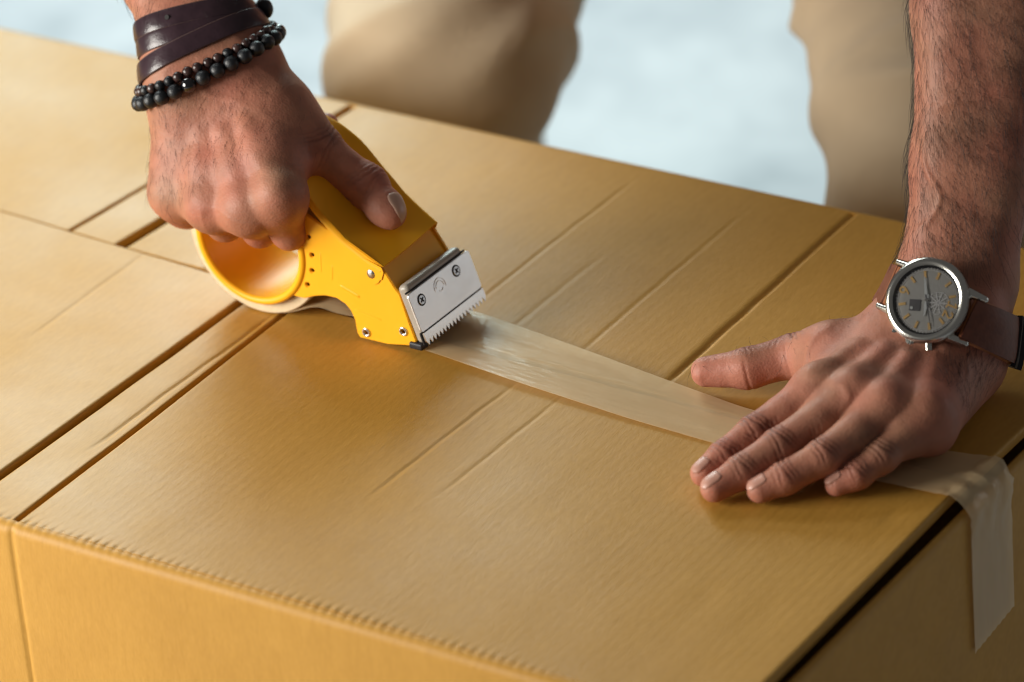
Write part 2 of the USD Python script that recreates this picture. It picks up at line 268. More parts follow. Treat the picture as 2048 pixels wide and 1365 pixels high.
# the folds and walls below the flaps
def wall(name, path, along, n0, n1, step, bulge=0.0, seed=0, thick=0.004, groove=None, label=None, ripple=0.0):
    """path: profile points (across, z); along: 'x' or 'y', swept from n0 to n1"""
    pr = np.array(path); ss = np.arange(n0, n1 + step / 2, step)
    S, K = np.meshgrid(ss, np.arange(len(pr)), indexing='ij')
    c, z = pr[K, 0].copy(), pr[K, 1].copy()
    q = np.stack([S * 5, z * 5, c * 0], -1); sg_ = -1 if pr[:, 0].mean() < 0 else 1
    low = np.clip((-z - 0.006) / 0.03, 0, 1)
    c += sg_ * low * bulge * (meshkit.fbm(q, 3, seed) - 0.5)
    if groove is not None: c -= sg_ * 0.0012 * np.exp(-((S - groove - 0.01 * (-z)) / 0.0014) ** 2) * np.clip(-z / 0.004, 0, 1)
    if ripple: z -= ripple * np.maximum(0, np.cos(2 * np.pi * S / FLUTE)) ** 1.5 * np.exp(-(K / 2.0) ** 2) * (0.5 + meshkit.noise(np.stack([S * 40, S * 0, S * 0], -1), 4)) * np.clip((0.24 - S) / 0.12, 0.15, 1)
    v = np.stack([S, c, z], -1) if along == 'x' else np.stack([c, S, z], -1)
    return obj(name, sheet(v, thick if (along == 'x' and sg_ > 0) else -thick), 'cardboard', box, label=label)
def fold(y0, sgn, r, zt=0.0, zb=-H + 0.001, n=7):
    a = np.linspace(0, np.pi / 2, n); return [(y0 + sgn * r * math.sin(t), zt - r + r * math.cos(t)) for t in a] + [(y0 + sgn * r, z) for z in (zt - r - 0.004, zt - 0.02, zt - 0.04, zt - 0.07, zt - 0.1, zt - 0.15, zt - 0.22, zt - 0.3, zb)]
wall('front_wall', fold(YF - 0.0002, -1, 0.0062, 0.0), 'x', XL, XR + 0.007, 0.00145, 0.004, 1, groove=-0.1275, ripple=0.0006)
wall('rear_wall', fold(YR + 0.0002, 1, 0.0062, -0.0006), 'x', XL, XR + 0.007, 0.004, 0.004, 2)
wall('end_wall', [(0.2978, -0.045), (0.2980, -0.020), (0.2984, -0.0105), (0.2994, -0.0086)] + fold(0.3008, 1, 0.0040, -0.0078), 'y', YF - 0.002, YR + 0.002, 0.004, 0.0012, 3, label='shaded end wall under the tape tail')
obj('minor_flap', frame_to(rbox(1.06, 0.47, 0.004, 0.001), A3(-0.245, -0.03, -0.040), *np.eye(3)), 'cardboard_inner', box, label='inner flap seen dark through the gaps')
# the cut edge of corrugated board that shows past the front flap
e0, e1 = Jz(1893, 1000, -0.0035), Jz(1735, 1165, -0.0035)
k_ = np.linspace(0, 1, 60)[:, None]; ce = e0 + (e1 - e0) * k_; ce = ce + A3(0.0006, 0, 0) + A3(0.0004, 0, 0) * np.sin(k_ * 190)
obj('cut_edge', sheet(np.stack([ce + A3(0, 0, .0028), ce + A3(.0004, 0, .0010), ce + A3(0, 0, -.0012)], 1), 0.0012), 'cut_board', box, label='grey brown cut edge of the front flap showing its corrugation')
# ================================================================ the strip of tape over the seam
lo = np.array([Jz(*p, 0.002) for p in [(817, 693), (1036, 767), (1259, 837), (1434, 886), (1766, 963), (1893, 988)]])
up_ = np.array([Jz(*p, 0.002) for p in [(935, 622), (1026, 652), (1158, 697), (1304, 750), (1497, 818), (1861, 895), (1990, 912)]])
tx = np.concatenate([np.arange(-0.062, 0.286, 0.004), np.arange(0.287, 0.2975, 0.0012)])
yl = np.interp(tx, lo[:, 0], lo[:, 1]); yu = np.interp(tx, up_[:, 0], up_[:, 1])
yu = np.where(tx < up_[0, 0], up_[0, 1] + (tx - up_[0, 0]) * -0.05, yu)
for arr in (yl, yu):
    for _ in range(8): arr[1:-1] = (arr[:-2] + 2 * arr[1:-1] + arr[2:]) / 4
tz = np.interp(tx, [-0.07, -0.05, -0.02, 0.05, 0.12, 0.16, 0.29, 0.2975], [0.004, 0.0030, 0.0032, 0.0026, 0.0018, 0.0014, 0.0013, 0.0007])
st = [(x, z) for x, z in zip(tx, tz)]
st += [(0.3005, -0.0008), (0.3035, -0.0036), (0.3056, -0.0068), (0.3070, -0.0102), (0.3068, -0.0135)]
zl, zr = Jx(1951, 1308, 0.3068)[2], Jx(2029, 1213, 0.3068)[2]
ylb, yub = Jx(1951, 1308, 0.3068)[1], Jx(2029, 1213, 0.3068)[1]
nt, nw = len(tx), 17
w = np.linspace(0, 1, nw)
rows = []
for i, (x, z) in enumerate(st):
    k = min(i, nt - 1); y = yl[k] + (yu[k] - yl[k]) * w
    rows.append(np.stack([np.full(nw, x), y, np.full(nw, z)], 1))
last = rows[-1][:, 1]
for f in np.linspace(0.04, 1, 26):
    zz = -0.0135 + f * ((zl + (zr - zl) * w) + 0.0135)
    rows.append(np.stack([np.full(nw, 0.3068) , last + (ylb + (yub - ylb) * w - last) * f, zz], 1))
T = np.array(rows)
ku = np.arange(len(T))[:, None] + 0 * w
near_edge = np.exp(-((ku - (nt + 1)) / 7.0) ** 2)
q = np.stack([ku * 0.22, w[None] * 5 + 0 * ku, 0 * ku], -1)
wr = (meshkit.fbm(q * [1, 1.5, 1], 4, 21) - 0.40) * 0.0080 * near_edge
T[:, :, 0] += np.where(ku > nt - 3, np.maximum(wr, -0.0002), 0); T[:, :, 2] += np.where(ku <= nt + 4, np.maximum(wr, -0.0002), 0)
T[:, :, 2] += np.where(ku < nt, 0.0007 * (meshkit.fbm(np.stack([ku * 0.04, w[None] * 2.5 + 0 * ku, 0 * ku], -1), 2, 5) - 0.4) * np.clip((nt - ku) / 10, 0, 1), 0)
bub = np.clip(meshkit.noise(np.stack([ku * 0.55, w[None] * 9 + 0 * ku, 0 * ku], -1), 33) - 0.80, 0, 1) * 0.0016
T[:, 1:-1, 2] += np.where(ku < nt - 4, bub, 0)[:, 1:-1]; T[-1, :, 2] += 0.0009 * (np.arange(nw) % 2)
tp = thing('tape_strip', 'glossy translucent tan tape strip over the box seam, its tail folded down the end wall', 'packing tape', (0.12, -0.02, 0.002))
obj('film', sheet(T, 0.00012), 'tape_film', tp)
# ================================================================ the tape dispenser
YN, YFAR = -0.0355, 0.0175
pn = lambda *ps: [tuple(Jy(px, py, YN)[[0, 2]]) for px, py in ps]
xc, zc, RR = -0.1475, 0.0447, 0.0377
disp = thing('tape_dispenser', 'yellow metal tape dispenser with a steel toothed blade, gripped in one hand', 'tape dispenser', (-0.06, -0.01, 0.0))
body = sg.Polygon(pn((600, 372), (614, 390), (640, 425), (690, 480), (764, 534), (768, 542), (777, 556), (790, 577), (800, 590), (820, 650), (833, 684), (829, 691), (820, 692), (735, 687), (722, 680), (714, 667), (711, 652), (709, 640), (700, 621), (690, 609), (672, 597), (650, 592), (630, 593), (608, 598), (585, 592), (560, 560), (570, 440), (585, 395)))
disc = sg.Point(xc, zc).buffer(RR - 0.0005, 48)
outline = body.union(disc).buffer(0.0012).buffer(-0.0024).buffer(0.0012).intersection(sg.box(-1, 0.0014, 1, 1))
hole = sg.Point(xc, zc).buffer(RR - 0.0036, 48)
plate = outline.difference(hole)
for p in [(604, 440), (617, 475), (624, 511), (624, 542), (615, 570)]: plate = plate.difference(sg.Point(pn(p)[0]).buffer(0.00125, 10))
eyes = [pn((733, 665))[0], pn((807, 663))[0]]
for e in eyes: plate = plate.difference(sg.Point(e).buffer(0.0019, 12))
slit = sg.Polygon(pn((593, 396), (599, 414), (611, 426), (630, 439), (653, 455), (640, 441), (626, 427), (610, 412), (598, 396))).buffer(0.0007)
plate_near = plate.difference(slit)
def xz_prism(poly, y0, depth):                                 # polygon in x, z; thickness from y0 towards +y
    ms = [prism(gm, depth) for gm in getattr(poly, 'geoms', [poly])]
    return frame_to(cat(ms), A3(0, y0 + depth, 0), A3(1, 0, 0), A3(0, 0, 1), A3(0, -1, 0))
def dome_plate(poly, y0, depth, rim=0.0007):
    a = xz_prism(poly, y0 + rim, depth - rim); b = xz_prism(poly.buffer(-rim * 0.45), y0 + rim * 0.45, rim * 0.56); c = xz_prism(poly.buffer(-rim), y0, rim * 0.46)
    return cat([a, b, c])
obj('side_plate', dome_plate(plate_near, YN, 0.0014), 'yellow_paint', disp)
obj('side_plate', xz_prism(plate, YFAR - 0.0014, 0.0014), 'yellow_paint', disp)
# pressed ridges on the side plate
for a, b, rr in (((676, 570), (723, 597), 0.00085), ((704, 617), (768, 643), 0.0006), ((664, 530), (664, 562), 0.00045), ((640, 503), (642, 548), 0.00045)):
    A, B = Jy(*a, YN), Jy(*b, YN); k = np.linspace(0, 1, 14)[:, None]
    obj('pressed_ridge', tube(A + (B - A) * k + A3(0, rr * 1.7, 0), 2.2 * rr * np.clip(np.sin(np.pi * (k[:, 0] * 0.96 + 0.02)) * 3, 0.2, 1), 8), 'yellow_paint', disp)
# hub: a drum with rolled lips, the fingers go through it
prof = []
for t in np.linspace(-0.5 * np.pi, 0.75 * np.pi, 10): prof.append((RR - 0.0024 - 0.0024 * math.sin(t), 0.0016 - 0.0024 * math.cos(t)))
prof = [(RR + 0.0, 0.0030)] + prof[0:9] + [(RR - 0.0048, 0.004), (RR - 0.0052, 0.010)]
L_ = YFAR - YN
prof2 = [(r_, L_ - y_) for r_, y_ in prof][::-1]
outer = [(RR - 0.0038, L_ - 0.004), (RR - 0.0038, 0.004)]
prof = np.array(prof + prof2 + outer + [prof[0]])
hub = trimesh.creation.revolve(prof, sections=96)
obj('hub', frame_to(hub, A3(xc, YN - 0.0008, zc), A3(1, 0, 0), A3(0, 0, -1), A3(0, 1, 0)), 'yellow_paint', disp, smooth=50)
# the cover over the top
fold_px = [(600, 372), (614, 390), (640, 425), (690, 480), (730, 511), (765, 534.5)]
fc = np.array([Jy(*p, YN)[[0, 2]] for p in fold_px])
fc = np.vstack([[fc[0] + A3(-0.020, 0.0125)[:2]], [fc[0] + A3(-0.010, 0.0075)[:2]], fc])
def resample(c, n, sm=3):
    L = np.r_[0, np.cumsum(np.linalg.norm(np.diff(c, axis=0), axis=1))]; s = np.linspace(0, L[-1], n)
    o = np.stack([np.interp(s, L, c[:, k]) for k in range(c.shape[1])], 1)
    for _ in range(sm): o[1:-1] = (o[:-2] + 2 * o[1:-1] + o[2:]) / 4
    return o
def cover(name, curve, y0, y1, skirt_near, skirt_far, rad, thick=0.0012, crown=0.0):
    d = np.gradient(curve, axis=0); d /= np.linalg.norm(d, axis=1, keepdims=True); n = np.stack([-d[:, 1], d[:, 0]], 1)
    n *= np.sign(n[:, 1:2])
    cs = [(y0, -rad - skirt_near)] + [(y0 + rad - rad * math.cos(t), -rad + rad * math.sin(t)) for t in np.linspace(0, np.pi / 2, 7)] + [(y1 - rad + rad * math.sin(t), -rad + rad * math.cos(t)) for t in np.linspace(0, np.pi / 2, 7)] + [(y1, -rad - skirt_far)]
    fl = cs[8]; cs = cs[:8] + [(fl[0] * 0 + (y0 + rad) + (y1 - y0 - 2 * rad) * k, 0.0) for k in np.linspace(.1, .92, 9)] + cs[8:]
    rise = lambda y, k: crown * np.clip((y - y0) / (y1 - y0), 0, 1) ** 2.2 * (.35 + .65 * math.sin(math.pi * min(1, .12 + .80 * k)))
    v = np.array([[(c[0] + nn[0] * (h + rise(y, i / (len(curve) - 1))), y, c[1] + nn[1] * (h + rise(y, i / (len(curve) - 1)))) for y, h in cs] for i, (c, nn) in enumerate(zip(curve, n))])
    obj(name, sheet(v, thick), 'yellow_paint', disp)
cover('top_cover', resample(fc, 40), YN - 0.0009, YFAR + 0.0004, 0.0003, 0.012, 0.0032, crown=0.0105)
fr = np.array([Jy(*p, YN)[[0, 2]] for p in [(760, 530), (775, 553), (790, 577), (800, 588)]]) - A3(0.0010, 0.0008)[:2]
cover('front_cover', resample(fr, 16, 1), YN + 0.0015, YFAR - 0.0008, 0.004, 0.006, 0.0012)
# rivet and eyelets
rp = Jy(743, 548, YN)
riv = trimesh.creation.icosphere(3, 1.0); riv.apply_scale([0.0031, 0.0016, 0.0031]); riv.apply_translation(rp + A3(0, 0.0, 0)); obj('rivet', riv, 'bright_steel', disp)
lobe = sg.Point(rp[0], rp[2]).buffer(0.0062, 20).union(sg.Polygon(pn((700, 500), (764, 535), (768, 545), (764, 560), (735, 556)))).buffer(-0.001).buffer(0.001).intersection(outline)
obj('lapped_tab', xz_prism(lobe, YN - 0.0007, 0.0006), 'yellow_paint', disp)
for e in eyes:
    obj('eyelet', frame_to(trimesh.creation.torus(0.0021, 0.00075, 20, 10), A3(e[0], YN - 0.0002, e[1]), A3(1, 0, 0), A3(0, 0, 1), A3(0, -1, 0)), 'bright_steel', disp)
    obj('pin', cyl(A3(e[0], YN + 0.002, e[1]), A3(e[0], YFAR - 0.002, e[1]), 0.0017), 'screw_steel', disp)
# blade holder, blade, teeth, screws
Aq, Bq = Jy(797, 585, YN), Jy(836, 687, YN)
tt = nrm(Bq - Aq); nf = nrm(np.cross(A3(0, 1, 0), tt)); nf = nf if nf[0] > 0 else -nf
HL = np.linalg.norm(Bq - Aq) + 0.0038; HT = 0.0076; WY = YFAR - YN + 0.001
ctr = Aq + tt * (HL / 2 - 0.0033) + nf * (HT / 2 + 0.0001) + A3(0, WY / 2 - 0.0008, 0)
obj('blade_holder', frame_to(rbox(HL, WY, HT, 0.0026), ctr, tt, A3(0, 1, 0), np.cross(tt, A3(0, 1, 0))), 'grey_plastic', disp, smooth=50)
fo = Aq + nf * (HT + 0.0002)
def on_face(px, py, h=0.0):
    v = _ray(px, py); o = fo + nf * h; return EYE + v * (((o - EYE) @ nf) / (v @ nf))
def face_st(p): return np.array([(p - fo) @ tt, p[1]])
TLp, BRp = face_st(on_face(812, 592)), face_st(on_face(961, 574))
s0, s1, y0, y1 = TLp[0], BRp[0], TLp[1], BRp[1]
zface = np.cross(tt, A3(0, 1, 0)); zface = zface if zface @ nf > 0 else -zface
def face_prism(poly, h0, depth):                               # polygon in (along the face, y) lifted off the face
    m = cat([prism(gm, depth) for gm in getattr(poly, 'geoms', [poly])])
    return frame_to(m, fo + nf * h0 - A3(0, fo[1], 0), tt, A3(0, 1, 0), nf)
bp = sg.box(s0, y0, s1, y1).buffer(-0.002).buffer(0.002)
obj('blade_plate', cat([face_prism(bp, 0.0002, 0.0008), face_prism(bp.buffer(-0.0003), 0.001, 0.0002)]), 'steel', disp)
obj('gap_above_blade', face_prism(sg.box(s0 - 0.0013, y0 + 0.0002, s0 - 0.0004, y1 - 0.0024), -0.0006, 0.0009), 'dark_gap', disp)
obj('gap_below_blade', face_prism(sg.box(s1 + 0.0001, y0 - 0.0002, s1 + 0.0009, y1 + 0.0001), -0.0006, 0.0009), 'dark_gap', disp)
nt_ = 18; yy = np.linspace(y0 + 0.0015, y1 + 0.0004, 2 * nt_ + 1)
tb = s1 + 0.0058
teeth = [(s1 + 0.0010, yy[0]), (tb, yy[0])] + [(tb - 0.0006 + (0.0032 if k % 2 else 0.0), yy[k]) for k in range(1, 2 * nt_)] + [(tb, yy[-1]), (s1 + 0.0010, yy[-1])]
obj('toothed_blade', face_prism(sg.Polygon(teeth), 0.0003, 0.0006), 'bright_steel', disp)
obj('blade_corner', face_prism(sg.box(s1 + 0.0006, y0 - 0.0012, s1 + 0.0066, y0 + 0.0004), 0.0001, 0.0008), 'dark_gap', disp)
for p in ((843, 600), (912, 542)):
    c = on_face(*p, 0.0012)
    sc = obj('screw', cat([cyl(c - nf * 0.001, c + nf * 0.0005, 0.0029, 24, cham=0.0004)]), 'screw_steel', disp)
    obj('screw_rim', frame_to(trimesh.creation.torus(0.0031, 0.00035, 24, 8), c + nf * 0.0001, tt, A3(0, 1, 0), nf), 'dark_gap', disp)
    t1 = nrm(tt + A3(0, 0.7, 0)); t2 = np.cross(nf, t1)
    obj('cross_slot', cat([frame_to(rbox(0.0036, 0.0009, 0.0006, 0.0001), c + nf * 0.0004, t1, t2, nf), frame_to(rbox(0.0009, 0.0036, 0.00062, 0.0001), c + nf * 0.0004, t1, t2, nf)]), 'dark_gap', disp)
ec = on_face(880, 574, 0.0011)
for rad, a0, a1 in ((0.0052, 1.2, 5.0), (0.0036, 1.4, 4.7), (0.0022, -1.0, 1.2)):
    an = np.linspace(a0, a1, 22); obj('stamped_mark', tube(ec + np.outer(np.cos(an), nf * 0 + tt) * rad + np.outer(np.sin(an), A3(0, 1, 0)) * rad, 0.00038 * np.clip(np.sin(np.linspace(0.05, 3.09, 22)) * 3, 0.3, 1), 6), 'steel', disp)
tip = Aq + tt * (HL - 0.0053)
obj('roller', cyl(A3(tip[0] - 0.003, YN + 0.0016, 0.0085), A3(tip[0] - 0.003, YFAR - 0.0016, 0.0085), 0.0048, 28), 'black_rubber', disp)
obj('tip_pad', frame_to(rbox(0.009, 0.012, 0.0042, 0.0012), A3(tip[0] - 0.0005, YN + 0.0045, 0.0052), A3(1, 0, 0), A3(0, 1, 0), A3(0, 0, 1)), 'black_rubber', disp)
obj('guide_roller', cyl(A3(eyes[0][0], YN + 0.003, eyes[0][1] + 0.001), A3(eyes[0][0], YFAR - 0.003, eyes[0][1] + 0.001), 0.0042, 24), 'bright_steel', disp)
# the roll on the hub, and the film that runs off it
Ro = 0.0448
roll = thing('tape_roll', 'thin pale tan tape roll mounted on the yellow hub of the dispenser', 'tape roll', (xc, -0.01, 0.0))
rp_ = np.array([(RR + 0.0006, 0), (Ro - 0.0006, 0), (Ro, 0.0006), (Ro, 0.0434), (Ro - 0.0006, 0.044), (RR + 0.0006, 0.044), (RR + 0.0006, 0)])
obj('wound_tape', frame_to(trimesh.creation.revolve(rp_, sections=96), A3(xc, -0.0315, zc), A3(1, 0, 0), A3(0, 0, -1), A3(0, 1, 0)), 'tape_roll', roll, smooth=40)
aw = -math.radians(62)
wp = resample(np.array([(xc + Ro * math.cos(aw - 0.15), zc + Ro * math.sin(aw - 0.15)), (xc + Ro * math.cos(aw), zc + Ro * math.sin(aw)), (-0.106, 0.0125), (-0.088, 0.0105), (eyes[0][0], eyes[0][1] + 0.0065), (tip[0] - 0.012, 0.0085), (tip[0] - 0.010, 0.0045)]), 40, 4)
yw = np.linspace(-0.0312, 0.0122, 9)
wv = np.array([[(x, y, z + 0.0005 * math.sin(y * 300 + i * 0.5)) for y in yw] for i, (x, z) in enumerate(wp)])
obj('running_film', sheet(wv, 0.00015), 'tape_film', roll)
# ================================================================ the person: smooth distance fields turned into one skin
def smin(a, b, k):
    h = np.maximum(k - np.abs(a - b), 0) / k; return np.minimum(a, b) - h * h * k * 0.25
def cone(p, a, b, ra, rb):
    a, b = np.asarray(a, np.float32), np.asarray(b, np.float32); d = b - a; t = np.clip(((p - a) @ d) / (d @ d), 0, 1)
    return np.linalg.norm(p - a - t[:, None] * d, axis=1) - (ra + (rb - ra) * t)
def ell(p, c, ax, r):                                          # ellipsoid with axes ax (3 rows)
    q = ((p - np.asarray(c)) @ np.asarray(ax).T) / np.asarray(r); k = np.linalg.norm(q, axis=1); g = np.linalg.norm(q / np.asarray(r), axis=1)
    return k * (k - 1) / np.maximum(g, 1e-6)
def nets(f, lo, hi, h, block=8):
    """surface nets of the distance field f over a box; only blocks near the surface are worked out"""
    lo, hi = np.asarray(lo, float), np.asarray(hi, float)
    nb = np.ceil((hi - lo) / (h * block)).astype(int); n = nb * block
    bi = np.stack(np.meshgrid(*[np.arange(k) for k in nb], indexing='ij'), -1).reshape(-1, 3)
    d = f(lo + (bi + 0.5) * block * h); near = np.abs(d) < block * h * 1.25
    D = np.repeat(np.repeat(np.repeat(d.reshape(nb), block, 0), block, 1), block, 2).astype(np.float32)
    o = np.stack(np.meshgrid(*[np.arange(block)] * 3, indexing='ij'), -1).reshape(-1, 3)
    act = bi[near]
    for s in range(0, len(act), 400):
        ix = (act[s:s + 400, None] * block + o[None]).reshape(-1, 3)
        D[ix[:, 0], ix[:, 1], ix[:, 2]] = f(lo + ix * h)
    D[[0, -1]] = np.maximum(D[[0, -1]], h * 0.1); D[:, [0, -1]] = np.maximum(D[:, [0, -1]], h * 0.1); D[:, :, [0, -1]] = np.maximum(D[:, :, [0, -1]], h * 0.1)
    S = D < 0
    cnt = sum(S[a:n[0] - 1 + a, b:n[1] - 1 + b, c:n[2] - 1 + c].astype(np.int8) for a in (0, 1) for b in (0, 1) for c in (0, 1))
    cells = np.argwhere((cnt > 0) & (cnt < 8))
    acc, num = np.zeros((len(cells), 3)), np.zeros(len(cells))
    cor = [(a, b, c) for a in (0, 1) for b in (0, 1) for c in (0, 1)]
    val = {c: D[cells[:, 0] + c[0], cells[:, 1] + c[1], cells[:, 2] + c[2]] for c in cor}
    for c in cor:
        for k in range(3):
            if c[k] == 0:
                e = list(c); e[k] = 1; a, b = val[c], val[tuple(e)]; x = (a < 0) != (b < 0); t = a / np.where(x, a - b, 1)
                pt = np.tile(np.array(c, float), (len(cells), 1)); pt[:, k] = t; acc += np.where(x[:, None], pt, 0); num += x
    v = lo + (cells + acc / num[:, None]) * h
    idx = np.full(tuple(n), -1, np.int32); idx[cells[:, 0], cells[:, 1], cells[:, 2]] = np.arange(len(cells))
    F_ = []
    for k in range(3):
        sl0 = [slice(None)] * 3; sl1 = [slice(None)] * 3; sl0[k] = slice(0, -1); sl1[k] = slice(1, None)
        e = np.argwhere(S[tuple(sl0)] != S[tuple(sl1)]); i, j = (k + 1) % 3, (k + 2) % 3
        e = e[(e[:, i] > 0) & (e[:, j] > 0)]
        flip = S[e[:, 0], e[:, 1], e[:, 2]]
        def at(di, dj): g_ = e.copy(); g_[:, i] -= di; g_[:, j] -= dj; return idx[g_[:, 0], g_[:, 1], g_[:, 2]]
        q = np.stack([at(1, 1), at(0, 1), at(0, 0), at(1, 0)], 1); q[~flip] = q[~flip][:, ::-1]; q = q[(q >= 0).all(1)]
        F_.append(np.vstack([q[:, [0, 1, 2]], q[:, [0, 2, 3]]]))
    return v, np.vstack(F_)
def grad(f, v, e=0.0004):
    g = np.stack([f(v + e * k) - f(v - e * k) for k in np.eye(3)], 1); return g / (np.linalg.norm(g, axis=1, keepdims=True) + 1e-12)
def snap(f, v, steps=2):
    for _ in range(steps): v = v - grad(f, v) * np.clip(f(v), -0.001, 0.001)[:, None]
    return v
def vnormals(v, f):
    n = np.zeros_like(v); c = np.cross(v[f[:, 1]] - v[f[:, 0]], v[f[:, 2]] - v[f[:, 0]])
    for k in range(3): np.add.at(n, f[:, k], c)
    return n / (np.linalg.norm(n, axis=1, keepdims=True) + 1e-15)
def laplace(v, f, n=1, lam=0.5):
    e = np.vstack([f[:, [0, 1]], f[:, [1, 2]], f[:, [2, 0]]]); deg = np.bincount(e[:, 0], minlength=len(v)) + 1e-9
    for _ in range(n):
        s = np.stack([np.bincount(e[:, 0], weights=v[e[:, 1], k], minlength=len(v)) for k in range(3)], 1)
        v = v + lam * (s / deg[:, None] - v)
    return v
class Hand: pass
# ---- the hand that lies flat on the box (with the watch)
LH = Hand()
LH.f = {  # knuckle, middle joint, end joint, tip
    'index':  [Jz(1640, 784, 0.0300), Jz(1511, 866, 0.0190), Jz(1449, 914, 0.0125), Jz(1408, 947, 0.0085)],
    'middle': [Jz(1712, 796, 0.0315), Jz(1560, 894, 0.0200), Jz(1484, 944, 0.0130), Jz(1429, 977, 0.0085)],
    'ring':   [Jz(1778, 818, 0.0300), Jz(1648, 914, 0.0195), Jz(1571, 956, 0.0125), Jz(1521, 980, 0.0082)],
    'little': [Jz(1856, 828, 0.0265), Jz(1762, 914, 0.0165), Jz(1714, 949, 0.0115), Jz(1674, 969, 0.0075)],
    'thumb':  [Jz(1662, 708, 0.0270), Jz(1588, 712, 0.0200), Jz(1496, 737, 0.0150), Jz(1412, 744, 0.0115)]}
LH.r = {'index': (.0118, .0094, .0084, .0072), 'middle': (.0120, .0097, .0087, .0074), 'ring': (.0116, .0093, .0083, .0071), 'little': (.0106, .0084, .0075, .0064), 'thumb': (.0150, .0116, .0108, .0082)}
LH.w = Jy(1872, 668, 0.047)                                    # wrist
LH.fore = [Jy(1914, 560, 0.070), Jy(1948, 330, 0.098), Jy(1976, 20, 0.132), Jy(1985, -420, 0.19)]
LH.side = nrm(VR * 0.97 - VU * 0.18 - VD * 0.1)                                  # across the wrist
LH.dors = nrm(-VD * 0.9 - VR * 0.3 + VU * 0.1)
Z0 = 0.0010
def left_field(p):
    p = p.astype(np.float32); J, R_ = LH.f, LH.r
    w = LH.w; s = LH.side
    palm = None
    base = {'index': w - s * .017, 'middle': w - s * .006, 'ring': w + s * .005, 'little': w + s * .015}
    for k in ('index', 'middle', 'ring', 'little'):
        d = cone(p, base[k] + A3(0, 0, -.004), J[k][0], .0165, R_[k][0])
        palm = d if palm is None else smin(palm, d, .013)
    palm = smin(palm, cone(p, J['thumb'][0] + A3(.004, 0, -.002), w - s * .008 + A3(0, 0, -.008), .0155, .017), .018)
    palm = smin(palm, cone(p, J['index'][0] + A3(0, 0, -.010), J['thumb'][0] + A3(0, 0, -.005), .0085, .012), .016)   # web of the thumb
    palm = smin(palm, cone(p, J['little'][0] + A3(.002, 0, -.010), w + s * .017 + A3(0, 0, -.018), .0098, .0180), .016)     # edge of the hand
    palm = smin(palm, cone(p, J['index'][0] + A3(0, 0, -.012), J['little'][0] + A3(0, 0, -.010), .0120, .0115), .010)   # pads below the knuckles
    # forearm: two bones side by side
    pts = [w] + LH.fore; rad = [.0196, .0200, .0218, .0270, .0340]; sp = [.0112, .0100, .0100, .0118, .0135]
    arm = None
    for i in range(4):
        for sg_ in (-1, 1):
            d = cone(p, pts[i] + s * sp[i] * sg_, pts[i + 1] + s * sp[i + 1] * sg_, rad[i], rad[i + 1]); arm = d if arm is None else smin(arm, d, .012)
    palm = smin(palm, arm, .022)
    palm = smin(palm, ell(p, w + s * .024 + LH.dors * .010 + A3(0, 0, .012), np.eye(3), (.011, .011, .011)), .014)       # end of the ulna
    # cords and knuckles on the back of the hand
    for k, r_ in (('index', .0030), ('middle', .0034), ('ring', .0032), ('little', .0026)):
        a = base[k] * .62 + w * .38; b = J[k][0]; nz = A3(-.1, -.25, .95)
        palm = smin(palm, cone(p, a * .45 + b * .55 + nz * (.0108), b + nz * (R_[k][0] - .0018), r_, r_ * 1.2), .0055)
        palm = smin(palm, ell(p, b + nz * .0042, np.eye(3), (.0098, .0098, .0094)), .008)
    out = palm
    for k in ('index', 'middle', 'ring', 'little', 'thumb'):
        j, r_ = J[k], R_[k]; d = cone(p, j[0], j[1], r_[0], r_[1])
        d = smin(d, cone(p, j[1], j[2], r_[1], r_[2]), .004); d = smin(d, cone(p, j[2], j[3], r_[2], r_[3]), .004)
        
        if k != 'thumb':
            d = smin(d, ell(p, (j[0] + j[1]) / 2 - A3(0, 0, .003), np.eye(3), (r_[0] * .86,) * 3), .006)
        out = np.minimum(out, smin(palm, d, .010 if k != 'thumb' else .014))
    out = -smin(-out, p[:, 2] - Z0, .0025)                           # pressed flat where it rests on the box
    return out
# ---- the hand that grips the dispenser
RH = Hand()
RH.f = {
    'index':  [Jy(560, 392, -.0510), Jy(579, 462, -.0350), A3(-.131, -.010, .0600), Jy(653, 251, .0300)],
    'middle': [Jy(496, 416, -.0550), Jy(521, 456, -.0360), A3(-.150, -.008, .0600), A3(-.152, .020, .0640)],
    'ring':   [Jy(424, 409, -.0540), Jy(450, 444, -.0370), A3(-.164, -.010, .0560), A3(-.160, .014, .0600)],
    'little': [Jy(353, 384, -.0470), Jy(374, 420, -.0400), A3(-.171, -.022, .0540), A3(-.166, -.002, .0540)],
    'thumb':  [Jy(556, 226, -.0060), Jy(640, 303, -.0080), Jy(731, 373, -.0030), Jy(782, 429, -.0085)]}
RH.r = {'index': (.0118, .0096, .0086, .0070), 'middle': (.0120, .0098, .0088, .0074), 'ring': (.0118, .0100, .0084, .0072), 'little': (.0112, .0092, .0078, .0066), 'thumb': (.0165, .0124, .0114, .0084)}
RH.w = Jy(422, 150, -.010)
RH.fore = [Jy(390, 50, .0), Jy(346, -70, .018), Jy(318, -260, .045), Jy(270, -520, .09)]
RH.side = nrm(VR * 0.91 + VU * 0.40 + VD * 0.08); RH.dors = nrm(-VD * 0.94 - VR * 0.22 + VU * 0.18)
